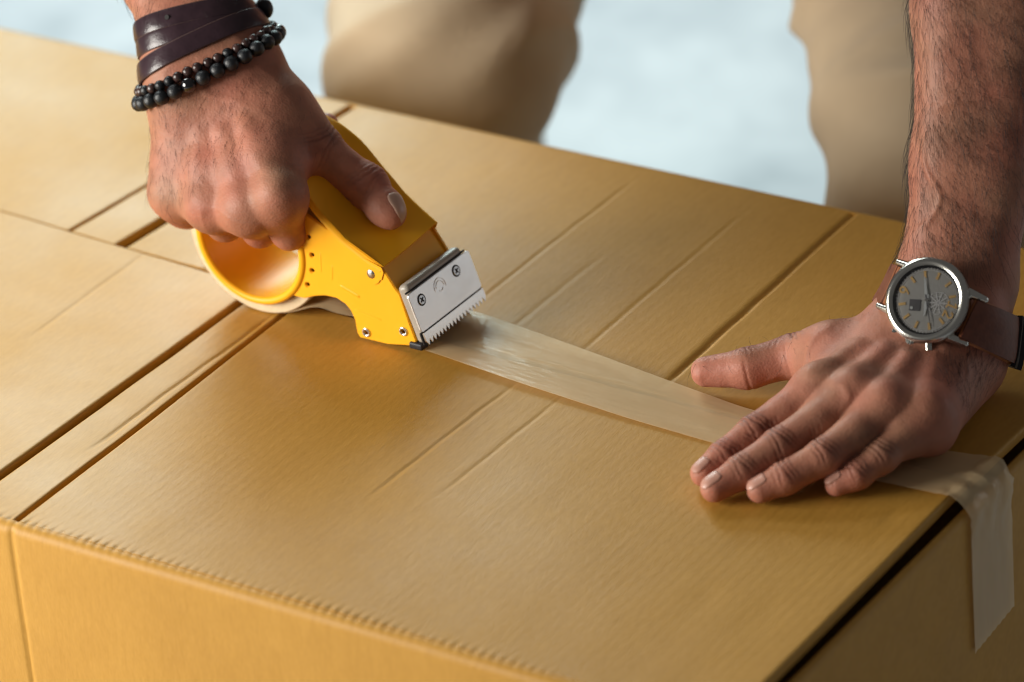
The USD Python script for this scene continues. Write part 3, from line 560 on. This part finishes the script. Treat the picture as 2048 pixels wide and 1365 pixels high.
def right_field(p):
    p = p.astype(np.float32); J, R_ = RH.f, RH.r; w, s, dn = RH.w, RH.side, RH.dors
    base = {'index': w + s * .016, 'middle': w + s * .005, 'ring': w - s * .007, 'little': w - s * .0140}
    palm = None
    for k in ('index', 'middle', 'ring', 'little'):
        d = cone(p, base[k], J[k][0] - dn * .001, .0175, R_[k][0]); palm = d if palm is None else smin(palm, d, .014)
        palm = smin(palm, cone(p, base[k] - dn * .010, J[k][0] - dn * .009, .015, .0100), .012)
    palm = smin(palm, cone(p, w + s * .012 - dn * .006, J['thumb'][0], .0190, .0180), .018)
    palm = smin(palm, cone(p, J['thumb'][0], J['index'][0] * .55 + J['thumb'][1] * .45 + A3(-.006, 0, .006), .0150, .0085), .014)
    palm = smin(palm, cone(p, J['index'][0] * .7 + base['index'] * .3, J['thumb'][1] * .6 + J['thumb'][0] * .4, .0115, .0110), .014)
    palm = smin(palm, cone(p, w - s * .0125, J['little'][0] - s * .0005, .0160, .0118), .012)
    pts = [w] + RH.fore; rad = [.0198, .0196, .0212, .0262, .0320]; sp = [.0112, .0098, .0095, .0110, .0130]; arm = None
    for i in range(4):
        for sg_ in (-1, 1):
            d = cone(p, pts[i] + s * sp[i] * sg_, pts[i + 1] + s * sp[i + 1] * sg_, rad[i], rad[i + 1]); arm = d if arm is None else smin(arm, d, .012)
    palm = smin(palm, arm, .024)
    palm = smin(palm, ell(p, w - s * .017 + dn * .010, np.eye(3), (.010, .010, .010)), .014)
    for k, r_ in (('index', .0034), ('middle', .0036), ('ring', .0033), ('little', .0028)):
        a = base[k] * .6 + w * .4; b = J[k][0]
        palm = smin(palm, cone(p, a * .5 + b * .5 + dn * .0115, b + dn * (R_[k][0] - .0016), r_, r_ * 1.25), .0065)
        palm = smin(palm, ell(p, b + dn * .0026, np.eye(3), (.0096, .0096, .0096)), .010)
    for a_, b_ in (('index', 'middle'), ('middle', 'ring'), ('ring', 'little')):
        palm = smin(palm, cone(p, J[a_][0] * .75 + base[a_] * .25, J[b_][0] * .75 + base[b_] * .25, .0122, .0118), .010); palm = smin(palm, cone(p, J[a_][0], J[b_][0], .0100, .0100), .010)
    out = palm
    for k in ('index', 'middle', 'ring', 'little', 'thumb'):
        j, r_ = J[k], R_[k]; d = cone(p, j[0], j[1], r_[0], r_[1])
        d = smin(d, cone(p, j[1], j[2], r_[1], r_[2]), .004); d = smin(d, cone(p, j[2], j[3], r_[2], r_[3]), .005)
        d = smin(d, ell(p, j[1], np.eye(3), (r_[1] * 1.03,) * 3), .004)
        if k == 'thumb':
            d = smin(d, ell(p, j[2] + nrm(-VD * .5 + VU * .5 + VR * .5) * .0015, np.eye(3), (r_[2] * 1.02,) * 3), .004); d = smin(d, ell(p, j[2] * .25 + j[3] * .75, np.eye(3), (.0106,) * 3), .004)
        out = np.minimum(out, smin(palm, d, .009 if k != 'thumb' else .012))
    return out
# ---- skin detail: creases over the joints, cords, pores; tone: darker over the joints, redder at the tips and on the palm side
SK = A3(0.39, 0.160, 0.100)
def skin_mesh(field, lo, hi, h, Hd, which):
    v, f = nets(field, lo, hi, h); v = snap(field, v, 3); v = laplace(v, f, 1, 0.4)
    n = vnormals(v, f)
    col = np.tile(SK, (len(v), 1)); disp_ = np.zeros(len(v))
    tone = meshkit.fbm(v * 70, 4, 3)[:, None]; col *= 0.86 + 0.28 * tone
    red = meshkit.fbm(v * 38 + 5, 3, 8)[:, None]; col *= 1 + (red - 0.5) * A3(0.22, -0.30, -0.18)
    for k, j in Hd.f.items():
        ds = nrm(A3(-.15, -.2, 1)) if which == 'L' else Hd.dors
        if which == 'L' and k == 'thumb': ds = nrm(A3(-.1, .75, .65))
        if which == 'R' and k == 'thumb': ds = nrm(-VD * .62 + VU * .55 + VR * .55)
        for i, A in ((1, 1.0), (2, .75)):
            if which == 'R' and k != 'thumb': continue
            c, r_ = j[i], Hd.r[k][i]; t = nrm(j[i + 1] - j[i - 1]); q = v - c; al = q @ t; rr = np.linalg.norm(q - np.outer(al, t), axis=1)
            up = np.clip((n @ ds) * 1.6, 0, 1) * np.exp(-(np.maximum(rr - r_ * 1.5, 0) / .002) ** 2)
            sd = np.cross(ds, t); wob = (q @ sd) ** 2 * 22 + .0012 * (meshkit.noise(v * 330, 5) - .5)
            g_ = sum(a * np.exp(-((al - o - wob * (1 if o > 0 else -1)) / .00075) ** 2) for a, o in ((1, -.0002), (.8, .0026), (.75, -.0027), (.5, .0052), (.45, -.0054)))
            disp_ -= A * .00065 * g_ * up
            dark = np.exp(-(al / .0062) ** 2) * up * (.55 + .5 * meshkit.noise(v * 210, 2)); col *= 1 - .36 * A * dark[:, None] * A3(.9, 1.05, 1.05); col *= 1 - .30 * A * (np.clip(g_, 0, 1) * up)[:, None] * A3(.85, 1, 1)
        for i in ((1, 2) if (which == 'L' and k == 'thumb') or which == 'R' else ()):            # creases on the palm side
            c = j[i]; t = nrm(j[i + 1] - j[i - 1]); q = v - c; al = q @ t; rr = np.linalg.norm(q - np.outer(al, t), axis=1)
            disp_ -= .0005 * np.exp(-(al / .0009) ** 2) * (rr < .016) * np.clip(-(n @ ds) * 2 + .4, 0, 1)
        tip = np.exp(-(np.maximum(np.linalg.norm(v - j[3], axis=1) - .004, 0) / .0105) ** 2)[:, None]
        col = col * (1 - .5 * tip) + .5 * tip * A3(.48, .19, .13)
        if which == 'L' and k == 'thumb':
            near = np.exp(-(np.linalg.norm(v - np.clip(((v - j[1]) @ nrm(j[3] - j[1])), 0, np.linalg.norm(j[3] - j[1]))[:, None] * nrm(j[3] - j[1]) - j[1], axis=1) / .018) ** 4)[:, None]
            pal = near * np.clip(-(n @ ds) * 1.4 + .5, 0, 1)[:, None]; col = col * (1 - .75 * pal) + .75 * pal * A3(.48, .185, .13)
    # veins over the back of the hand
    vf = np.abs(meshkit.fbm(v * A3(28, 28, 28) + 11, 2, 15) - .5); back = np.clip((n @ Hd.dors) * 1.5 - .2, 0, 1)
    disp_ += (.0007 if which == 'L' else .0004) * np.exp(-(vf / .035) ** 2) * back * np.clip((np.linalg.norm(v - Hd.f['middle'][3], axis=1) - .07) / .02, 0, 1)
    disp_ += .00035 * (meshkit.fbm(v * 170, 3, 6) - .5) + .0001 * (meshkit.fbm(v * 420, 2, 7) - .5)
    v = v + n * disp_[:, None]
    return v, f, col
hv = []
lv, lf, lc = skin_mesh(left_field, (.095, -.118, -.002), (.305, .205, .300), .00085, LH, 'L')
rv, rf, rc_ = skin_mesh(right_field, (-.30, -.085, .028), (-.03, .105, .262), .0010, RH, 'R')
person = thing('person', 'person bending over the box in khaki trousers, one hand pressing the tape down', 'person', (0.05, 0.42, -H))
# upper arms and trunk, out of the picture but part of the same body
ele, ere = LH.fore[3], RH.fore[3]
shl, shr, chest, hips = A3(.16, .42, .60), A3(-.30, .46, .62), A3(-.07, .50, .60), (Jy(925, -330, .62) + Jy(1800, -330, .64)) / 2
def trunk_field(p):
    p = p.astype(np.float32)
    d = smin(cone(p, chest + A3(-.09, 0, 0), hips + A3(-.07, 0, 0), .12, .13), cone(p, chest + A3(.09, 0, 0), hips + A3(.07, 0, 0), .12, .13), .06)
    eL, eR = LH.fore[3] + A3(-.004, .03, .045), RH.fore[3] + A3(-.012, .02, .04)
    for a, b, s in ((LH.fore[3], eL, shl), (RH.fore[3], eR, shr)):
        d = smin(d, smin(cone(p, a, b, .036, .042), cone(p, b, s, .042, .058), .02), .02)
    return smin(d, cone(p, chest, chest + A3(0, -.10, .16), .07, .058), .04)
tv, tf = nets(trunk_field, (-.55, .1, .10), (.45, .95, .92), .012)
from manifold3d import Manifold, Mesh as MMesh
allv = np.vstack([lv, rv, tv]); allf = np.vstack([lf, rf + len(lv), tf + len(lv) + len(rv)])
allc = np.vstack([lc, rc_, np.tile(SK * .95, (len(tv), 1))])
def union_skin():
    ms = []
    for v, f in ((lv, lf), (rv, rf), (tv, tf)):
        m = Manifold(MMesh(v.astype(np.float32), f.astype(np.uint32)))
        if m.is_empty() or m.volume() == 0: return None
        if m.volume() < 0: return None
        ms.append(m)
    u = (ms[0] + ms[2]) + ms[1]; mm = u.to_mesh(); v = np.array(mm.vert_properties[:, :3], float)
    from scipy.spatial import cKDTree
    return v, np.array(mm.tri_verts), allc[cKDTree(allv).query(v)[1]]
got = union_skin()
SKINNED = got is not None
if got is None: got = (allv, allf, allc)
obj('body', got[:2], 'skin', person, col=got[2])
# ---- fingernails
def finger_only(Hd, k):
    j, r_ = Hd.f[k], Hd.r[k]
    def f(p):
        p = p.astype(np.float32); d = smin(cone(p, j[1], j[2], r_[1], r_[2]), cone(p, j[2], j[3], r_[2], r_[3]), .0045)
        return smin(d, ell(p, j[2] * .25 + j[3] * .75, np.eye(3), (.0106,) * 3), .004) if k == 'thumb' else d
    return f
def nail(field, base, tip, dn, half, length, back, mt, lift=.0004):
    """a curved plate on the end joint: half = half its width as an angle round the finger"""
    t = nrm(tip - base); dn = nrm(dn - (dn @ t) * t); s = np.cross(t, dn); nu, nv = 17, 19
    A_, B_ = np.meshgrid(np.linspace(-1, 1, nu), np.linspace(-1, 1, nv), indexing='ij')
    sup = np.where(B_ < 0, (1 - np.abs(B_) ** 3.0) ** (1 / 2.4), (1 - np.abs(B_) ** 4) ** (1 / 2.6)); sup = np.maximum(sup, .06)
    ph = A_ * sup * half; rad = np.cos(ph)[..., None] * dn + np.sin(ph)[..., None] * s
    ax = tip + t * (back + B_ * length / 2)[..., None]
    lo_, hi_ = np.full(A_.size, .0005), np.full(A_.size, .020); R_, X_ = rad.reshape(-1, 3), ax.reshape(-1, 3)
    for _ in range(26):
        m_ = (lo_ + hi_) / 2; ins = field(X_ + R_ * m_[:, None]) < 0; lo_ = np.where(ins, m_, lo_); hi_ = np.where(ins, hi_, m_)
    h = lo_.reshape(nu, nv); flat = np.clip((B_ + .1) / 1.1, 0, 1)
    for _ in range(6): h[1:-1, 1:-1] = (h[:-2, 1:-1] + h[2:, 1:-1] + h[1:-1, :-2] + h[1:-1, 2:]) / 4
    h = h + lift + .0012 * flat ** 2 - .0011 * np.clip((np.maximum(np.abs(A_), np.where(B_ < 0, np.abs(B_), 0)) - .72) / .28, 0, 1) ** 2
    obj('fingernail', sheet(ax + rad * h[..., None], .0008), mt, person, smooth=60)
for k, hf, ln in (('index', .62, .0110), ('middle', .66, .0122), ('ring', .66, .0118), ('little', .62, .0098)):
    j = LH.f[k]; nail(finger_only(LH, k), j[2], j[3], nrm(A3(-.10, -.30, 1)), hf, ln, .0005, 'fingernail')
j = RH.f['thumb']; nail(finger_only(RH, 'thumb'), j[2], j[3], nrm(-VD * .60 + VU * .50 + VR * .62), .68, .0155, .0008, 'thumb_nail')
# ---- hair on the arms
def hairs(name, v, f, col_ok, n, dirv, length, wid, lift=.35, seed=1, label=None):
    r_ = np.random.default_rng(seed); nn = vnormals(v, f); tri = v[f]; area = np.linalg.norm(np.cross(tri[:, 1] - tri[:, 0], tri[:, 2] - tri[:, 0]), axis=1)
    cen = tri.mean(1); w_ = area * col_ok(cen, nn[f[:, 0]]); w_ /= w_.sum(); ix = r_.choice(len(f), n, p=w_)
    b = r_.dirichlet((1, 1, 1), n); p = (tri[ix] * b[:, :, None]).sum(1); nv = nn[f[ix, 0]]
    d = dirv(p); d = d - (d * nv).sum(1, keepdims=True) * nv; d /= np.linalg.norm(d, axis=1, keepdims=True) + 1e-9
    sd = np.cross(nv, d); ang = r_.normal(0, .24, n)[:, None]; d = d * np.cos(ang) + sd * np.sin(ang); L = (length * r_.uniform(.45, 1.15, n))[:, None]
    cur = r_.normal(0, .18, n)[:, None]; pts = []
    for t in np.linspace(0, 1, 6): pts.append(p - nv * .0003 + (d * t + sd * cur * t * t * .6) * L + nv * L * lift * (t * (1.15 - t * .85)))
    curves(name, np.stack(pts, 1), wid * np.array([1, .95, .85, .7, .5, .25]), 'hair', person, kind='stuff', label=label)
def band(p, a, b, lo_, hi_): d = b - a; L = np.linalg.norm(d); t = ((p - a) @ d) / (L * L); return np.clip((t - lo_) / .06, 0, 1) * np.clip((hi_ - t) / .06, 0, 1)
fd = nrm(LH.w - LH.fore[2]); fr_ = nrm(RH.w - RH.fore[2])
hairs('arm_hair', lv, lf, lambda p, n: band(p, LH.fore[3], LH.w, -.1, .90) * np.clip(.45 + n @ LH.dors * .6 - n @ LH.side * .35, .06, 1) ** 1.5, 2900, lambda p: np.tile(fd + LH.side * .35, (len(p), 1)), .019, .000125, seed=2, label='dark hair on the forearms and the backs of the hands')
hairs('arm_hair', rv, rf, lambda p, n: band(p, RH.fore[3], RH.w, -.1, .86) * np.clip(.4 + n @ RH.dors * .5, .05, 1), 900, lambda p: np.tile(fr_ - RH.side * .3, (len(p), 1)), .015, .00012, seed=3)
hd = nrm(RH.f['middle'][0] - RH.w)
hairs('hand_hair', rv, rf, lambda p, n: band(p, RH.w, RH.f['middle'][0], .15, .80) * np.clip(n @ RH.dors + .25, 0, 1) * np.clip(1.0 - ((p - RH.w) @ RH.side - .004) / .05, .3, 1.3), 420, lambda p: np.tile(hd - RH.side * .55, (len(p), 1)), .010, .00010, seed=4)
hl = nrm(LH.f['ring'][0] - LH.w)
hairs('hand_hair', lv, lf, lambda p, n: band(p, LH.w, LH.f['ring'][0], .0, .7) * np.clip(n @ A3(0, -.3, .95) + .2, 0, 1) * np.clip(((p - LH.w) @ LH.side) / .02 + .1, .03, 1), 380, lambda p: np.tile(hl + LH.side * .5, (len(p), 1)), .010, .00012, seed=5)
# ---- trousers: two legs and a seat, creased cloth
kl, kr = Jy(900, 142, .385), Jy(1935, 330, .40)
hl_, hr_ = Jy(950, -330, .62), Jy(1815, -330, .64)
def legs(p):
    p = p.astype(np.float32)
    a = smin(cone(p, kl, hl_, .067, .100), cone(p, kl, A3(kl[0] - .27, .76, -H + .07), .066, .055), .03)
    b = smin(cone(p, kr, hr_, .076, .100), cone(p, kr, A3(kr[0] + .01, .46, -H + .02), .076, .062), .03)
    s = smin(cone(p, hl_ + A3(.02, .01, .04), hr_ + A3(-.02, .01, .04), .10, .10), np.minimum(a, b), .04)
    return s
pv, pf = nets(legs, (-.56, .26, -.419), (.42, .92, .62), .006)
pv = snap(legs, pv, 2); pn_ = vnormals(pv, pf)
cr = pv @ nrm(VU * .80 - VR * .60); cl = pv @ nrm(VR * .80 + VU * .60)
wv_ = np.stack([cr * 22 + 0.9 * meshkit.noise(pv * 7, 3), cl * 3.0, pv[:, 1] * 4], 1)
fd_ = 1 - 2 * np.abs(meshkit.fbm(wv_, 2, 31) - .5); fd_ = np.clip((fd_ - .60) / .40, 0, 1) ** 2.2
pv = pv + pn_ * (.012 * fd_ + .002 * (meshkit.fbm(wv_ * .45, 2, 7) - .5))[:, None]; pv = laplace(pv, pf, 2, .5)
obj('trousers', (pv, pf), 'khaki_cloth', person, smooth=True)
def shirt(p):
    p = p.astype(np.float32)
    d = smin(cone(p, chest + A3(-.09, 0, 0), hips + A3(-.07, 0, .10), .135, .140), cone(p, chest + A3(.09, 0, 0), hips + A3(.07, 0, .10), .135, .140), .06)
    eL, eR = LH.fore[3] + A3(-.004, .03, .045), RH.fore[3] + A3(-.012, .02, .04)
    for b, s in ((eL, shl), (eR, shr)): d = smin(d, cone(p, b * .7 + s * .3, s, .060, .072), .03)
    return d
sv, sf = nets(shirt, (-.55, .15, .20), (.45, .95, .86), .010); obj('shirt', (sv, sf), 'shirt_cloth', person, smooth=True)
# ================================================================ what is worn on the wrists
def loop_on(field, c, e1, e2, n=72, off=0.0, shift=None, ths=None):
    """points round a limb: from c outwards in the plane of e1, e2, on the skin plus off"""
    th = np.linspace(0, 2 * np.pi, n, endpoint=False) if ths is None else ths
    d = np.cos(th)[:, None] * e1 + np.sin(th)[:, None] * e2; o = np.tile(c, (len(th), 1)) + (0 if shift is None else shift)
    lo_, hi_ = np.full(len(th), .004), np.full(len(th), .060)
    for _ in range(24):
        m_ = (lo_ + hi_) / 2; ins = field(o + d * m_[:, None]) < 0; lo_ = np.where(ins, m_, lo_); hi_ = np.where(ins, hi_, m_)
    return o + d * (lo_ + off)[:, None], d
pxof = lambda p: np.stack([W2 + F * ((p - EYE) @ VR) / ((p - EYE) @ VD), H2 - F * ((p - EYE) @ VU) / ((p - EYE) @ VD)], -1)
axis_pts = resample(np.array([RH.w - (RH.fore[0] - RH.w) * .6, RH.w] + RH.fore), 400, 0)
def centre_for(a, b):                                           # the point of the forearm's axis that a line across it in the picture passes
    q = pxof(axis_pts); a, b = np.array(a, float), np.array(b, float); d = nrm(b - a); k = np.abs((q[:, 0] - a[0]) * d[1] - (q[:, 1] - a[1]) * d[0])
    return axis_pts[np.argmin(k)], VR * d[0] - VU * d[1]
arm_up = nrm(RH.fore[1] - RH.w)
lb = thing('leather_bracelet', 'dark purple brown leather wrap bracelet of three flat bands, worn above the beads', 'bracelet', RH.w + arm_up * .03)
for i, (a, b, wd, off, c) in enumerate((((254, 74), (492, 22), .0100, .0021, .14), ((263, 106), (492, 50), .0098, .0016, .12), ((283, 150), (480, 56), .0100, .0028, .08))):
    cc, e1 = centre_for(a, b); e2 = nrm(-VD + VU * c); e2 = nrm(e2 - (e2 @ e1) * e1); ax = np.cross(e1, e2); ax = ax * np.sign(ax @ arm_up)
    rows = []
    for k in np.linspace(-1, 1, 7):
        p, d = loop_on(right_field, cc + ax * k * wd / 2, e1, e2, 96); rows.append(p + d * (off - .0004 * abs(k) ** 4))
    g = np.array(rows); nb_ = g.shape[1]
    for _ in range(3): g = (np.roll(g, 1, 1) + 2 * g + np.roll(g, -1, 1)) / 4
    d = g - g.mean(1, keepdims=True); d /= np.linalg.norm(d, axis=2, keepdims=True)
    ring = np.concatenate([g, (g - d * .0017)[::-1]], 0).transpose(1, 0, 2)
    bnd = obj('band', grid_faces(ring, closed_u=True, closed_v=True), 'purple_leather', lb, smooth=50)
    for r_ in (g[0], g[-1]): obj('cut_edge', tube(r_ - d[0] * .0008, .00062, 6, closed=True), 'leather_cut_edge', bnd)
hp, hdir = loop_on(right_field, centre_for((254, 74), (492, 22))[0], centre_for((254, 74), (492, 22))[1], nrm(-VD + VU * .14), ths=np.array([2.05]), off=.0022)
obj('snap_hole', cyl(hp[0] - hdir[0] * .001, hp[0] + hdir[0] * .0004, .0014, 16), 'dark_gap', lb)
kp, kd = loop_on(right_field, *centre_for((254, 74), (492, 22)), nrm(-VD + VU * .14), ths=np.array([-.12]), off=.0046)
kn = trimesh.creation.icosphere(3, .0054); kn.apply_scale([1, .8, 1.15]); kn.apply_translation(kp[0]); obj('clasp_button', kn, 'lava_bead', lb)
def beads(label, a, b, r0, c, mats, seed, off=.0):
    cc, e1 = centre_for(a, b); e2 = nrm(-VD + VU * c); e2 = nrm(e2 - (e2 @ e1) * e1)
    p, d = loop_on(right_field, cc, e1, e2, 240, off=r0 * .82 + off)
    for _ in range(10): p = (np.roll(p, 1, 0) + 2 * p + np.roll(p, -1, 0)) / 4
    L = np.r_[0, np.cumsum(np.linalg.norm(np.diff(np.vstack([p, p[:1]]), axis=0), axis=1))]; n = int(L[-1] / (2 * r0 * .985)); r_ = np.random.default_rng(seed)
    th = thing('bead_bracelet', label, 'bracelet', cc)
    pp = np.vstack([p, p[:1]]); obj('cord', tube(p[::4], .0006, 6, closed=True), 'dark_gap', th)
    for k in range(n):
        s_ = (k + .5) / n * L[-1]; c_ = np.array([np.interp(s_, L, pp[:, i]) for i in range(3)]); m = trimesh.creation.icosphere(2, 1.0)
        v = m.vertices; rr = r0 * (1 + (.05 * (meshkit.noise(v * 2.2 + k * 7, seed) - .5))); m.vertices = v * np.atleast_1d(rr)[:, None] + c_ + r_.normal(0, .0002, 3)
        obj('bead', m, mats[r_.integers(len(mats))] if not isinstance(mats, dict) else mats.get(k, 'lava_bead'), th, smooth=True)
beads('bracelet of small mottled brown wooden beads between the leather bands and the black beads', (291, 175), (512, 70), .0030, -.18, ['wood_bead', 'wood_bead', 'lava_bead'], 3)
beads('bracelet of larger black lava stone beads lying closest to the gripping hand', (292, 198), (522, 84), .0044, -.22, ['lava_bead', 'lava_bead', 'lava_bead', 'glass_bead'], 5)
# ---- the watch
nW = nrm(-VD * .88 - VR * .40 + VU * .16)
axw = LH.w * .45 + LH.fore[0] * .55
v_ = _ray(1854, 601); tw = ((axw + nW * .0400 - EYE) @ v_) / (v_ @ v_); WC = EYE + v_ * tw
e12 = VR * .91 - VU * .41; e12 = nrm(e12 - (e12 @ nW) * nW); e3 = np.cross(nW, e12); e3 = -e3                         # e3: towards three o'clock
watch = thing('wrist_watch', 'round steel wrist watch with grey dial and brown leather strap', 'watch', WC)
RW = .0230
def onW(x, y, h): return WC + e3 * x + e12 * y + nW * h             # x to three, y to twelve, h off the dial
def lathe(prof, sec=72): return frame_to(trimesh.creation.revolve(np.array(prof), sections=sec), WC, e3, np.cross(nW, e3), nW)
case = obj('case', lathe([(0, -.0085), (RW * .86, -.0085), (RW * .96, -.0070), (RW * .99, -.0045), (RW * .99, -.0005), (RW * .93, .0004), (RW * .90, .0004), (RW * .885, -.0012), (0, -.0012)]), 'watch_steel', watch, smooth=30)
obj('bezel', lathe([(RW * .80, .0006), (RW * .80, .0016), (RW * .86, .0022), (RW * .93, .0020), (RW * .985, .0008), (RW * .985, .0002), (RW * .80, .0006)]), 'watch_steel', watch, smooth=40)
obj('rehaut', lathe([(RW * .74, -.0009), (RW * .80, .0012), (RW * .82, .0010), (RW * .76, -.0012), (RW * .74, -.0009)]), 'black_rubber', watch)
dial = obj('dial', lathe([(0, -.0011), (RW * .79, -.0011), (RW * .79, -.0007), (0, -.0007)]), 'dial_face', watch)
def flatW(poly, h, d=.0003):
    m = cat([prism(g_, d) for g_ in getattr(poly, 'geoms', [poly])]); m = frame_to(m, WC + nW * h, e3, e12, np.cross(e3, e12))
    return m
hsgn = 1.0 if np.cross(e3, e12) @ nW > 0 else -1.0
HD = -.0003 if hsgn > 0 else .0
for k in range(12):
    a = math.radians(90 - 30 * k); c_, s_ = math.cos(a), math.sin(a)
    if k in (0, 6): continue
    bar = affinity.translate(affinity.rotate(sg.box(-.0019, -.0007, .0019, .0007), math.degrees(a), origin=(0, 0)), c_ * RW * .60, s_ * RW * .60)
    obj('hour_mark', flatW(bar, HD - .0002 * hsgn + .0001), 'lume', dial)
for txt, y in (('12', .60), ('6', -.60)):
    m = meshkit.text_mesh(txt, .0056, .0003, bold=True); m.apply_translation(-m.bounds.mean(0) * A3(1, 1, 0)); m.apply_translation((0, RW * y, 0))
    obj('numeral', frame_to(m, WC + nW * (-.0005), e3, e12, nW), 'lume', dial)
sq = affinity.rotate(sg.box(-.0030, -.0030, .0030, .0030), 20); obj('date_window', flatW(affinity.translate(sq, .0048, -.0052), -.0004), 'dial_dark', dial)
obj('date_dot', flatW(affinity.translate(sg.Point(0, 0).buffer(.0008), .0068, -.0062), -.0001), 'white_hand', dial)
for rad in (.0035, .0058): obj('sub_dial_ring', frame_to(trimesh.creation.torus(rad, .00022, 40, 6), onW(-.001, .0062, -.0005), e3, e12, nW), 'dial_light', dial)
for a0 in range(0, 180, 36):
    obj('open_work', flatW(affinity.translate(affinity.rotate(sg.box(-.0055, -.0003, .0055, .0003), a0), -.001, .0062), -.0005), 'dial_light', dial)
obj('minute_ring', frame_to(trimesh.creation.torus(RW * .70, .00018, 64, 6), onW(0, 0, -.0005), e3, e12, nW), 'dial_light', dial)
for k in range(60):
    a = math.radians(6 * k); tick = affinity.translate(affinity.rotate(sg.box(-.0005, -.00013, .0005, .00013), math.degrees(a), origin=(0, 0)), math.cos(a) * RW * .735, math.sin(a) * RW * .735)
    if k % 5: obj('minute_tick', flatW(tick, -.0004, .0002), 'dial_light', dial)
def hand_(name, deg, L, w, h, m):
    poly = sg.Polygon([(-w, -.003), (w, -.003), (w * 1.2, L * .35), (w * .3, L), (-w * .3, L), (-w * 1.2, L * .35)]); obj(name, flatW(affinity.rotate(poly, deg, origin=(0, 0)), h, .0002), m, watch)
up_img = VU - (VU @ nW) * nW; a_up = math.degrees(math.atan2(up_img @ e12, up_img @ e3)) - 90
hand_('hour_hand', a_up + 172, .0085, .0008, .0002, 'white_hand'); hand_('minute_hand', a_up + 8, .0125, .0007, .0005, 'white_hand'); hand_('second_hand', a_up + 192, .0142, .0003, .0008, 'dial_dark')
obj('hand_pin', cyl(onW(0, 0, -.0006), onW(0, 0, .0011), .0009, 14), 'watch_steel', watch)
obj('crystal', lathe([(0, .0013), (RW * .795, .0013), (RW * .795, .0017), (0, .0019)]), 'crystal', watch)
crn = cyl(onW(RW * .97, 0, -.0035), onW(RW * .97 + .0042, 0, -.0035), .0032, 22, cham=.0006); obj('crown', crn, 'watch_steel', watch)
for k in range(16):
    a = 2 * np.pi * k / 16; o = onW(RW * .97 + .0020, 0, -.0035) + (e12 * math.cos(a) + nW * math.sin(a)) * .0032; obj('crown_rib', frame_to(rbox(.0036, .0006, .0006, .0001), o, e3, *basis(e3)[:2]), 'watch_steel', watch)
for y in (-.0098, .0098):
    d_ = nrm(e3 * math.sqrt(RW ** 2 - y * y) + e12 * y); obj('push_button', cyl(WC + d_ * RW * .96 - nW * .0035, WC + d_ * (RW + .0036) - nW * .0035, .0021, 16, cham=.0005), 'watch_steel', watch)
for sx in (-1, 1):
    for sy in (-1, 1):
        p0, p1 = onW(sx * .0125, sy * .0165, -.0050), onW(sx * .0125, sy * .0262, -.0078)
        import manifold3d as m3
        hull = m3.Manifold.batch_hull([m3.Manifold.sphere(r_, 16).translate(tuple(q)) for q, r_ in ((p0, .0030), (p1, .0019))]).to_mesh()
        obj('lug', trimesh.Trimesh(np.array(hull.vert_properties[:, :3]), np.array(hull.tri_verts), process=False), 'watch_steel', watch, smooth=40)
# strap: from lug to lug round the wrist
cw = WC - nW * .0395
def strap_row(th, off): return loop_on(left_field, cw, e12, nW, ths=th, off=off)
ths = np.concatenate([np.linspace(math.radians(32), math.radians(-212), 60)])
rows = []
for k in np.linspace(-1, 1, 9):
    p, d = loop_on(left_field, cw + e3 * k * .0110, e12, nW, ths=ths); rows.append(p + d * (.0024 + .0006 * (1 - k ** 4)))
g = np.array(rows).transpose(1, 0, 2)
mid = g.mean(1, keepdims=True); prof_ = g - mid
for _ in range(12):
    mid[1:-1] = (mid[:-2] + 2 * mid[1:-1] + mid[2:]) / 4; prof_[1:-1] = (prof_[:-2] + 2 * prof_[1:-1] + prof_[2:]) / 4
g = mid + prof_
for e_, lug_y in ((0, 1), (-1, -1)):
    for i in range(7):
        t_ = (1 - i / 7) ** 1.3; idx_ = i if e_ == 0 else len(g) - 1 - i
        tgt = np.array([onW(k * .0106, lug_y * (.0222 + i * (.0016 if e_ == 0 else .0002)), -.0055 - i * (.0008 if e_ == 0 else .0026)) for k in np.linspace(-1, 1, 9)]); g[idx_] = g[idx_] * (1 - t_) + tgt * t_
strap_bar = [cyl(onW(-.0106, q * .0236, -.0068), onW(.0106, q * .0236, -.0068), .0023, 18, cham=.0004) for q in (1, -1)]
strap = obj('strap', sheet(g, .0028), 'strap_leather', watch, smooth=50)
for k in (0, -1):
    obj('strap_edge', tube(g[:, k] - (g[:, 4] - cw) / np.linalg.norm(g[:, 4] - cw, axis=1, keepdims=True) * .0012, .0013, 8), 'strap_edge', strap)
for q in strap_bar: obj('strap_loop', q, 'strap_edge', strap)
for k in (1, -2):
    for i in range(2, len(g) - 3, 1):
        a_, b_ = g[i, k], g[i + 1, k]; obj('stitch', tube(np.array([a_ + (b_ - a_) * .2, a_ + (b_ - a_) * .75]) + (g[i, 4] - cw) / np.linalg.norm(g[i, 4] - cw) * .0002, .00035, 5), 'thread', strap)
for i0, i1, ext, mt in ((10, 13, .0026, 'black_leather'), (13, 19, .0042, 'black_leather')):
    q = g[i0:i1]; dd = (q - cw); dd /= np.linalg.norm(dd, axis=2, keepdims=True); wdn = np.linspace(-1, 1, 9)[None, :, None] * e3 * .0016
    obj('strap_keeper', sheet(q + dd * ext * .55 + wdn, ext), mt, watch, smooth=50)
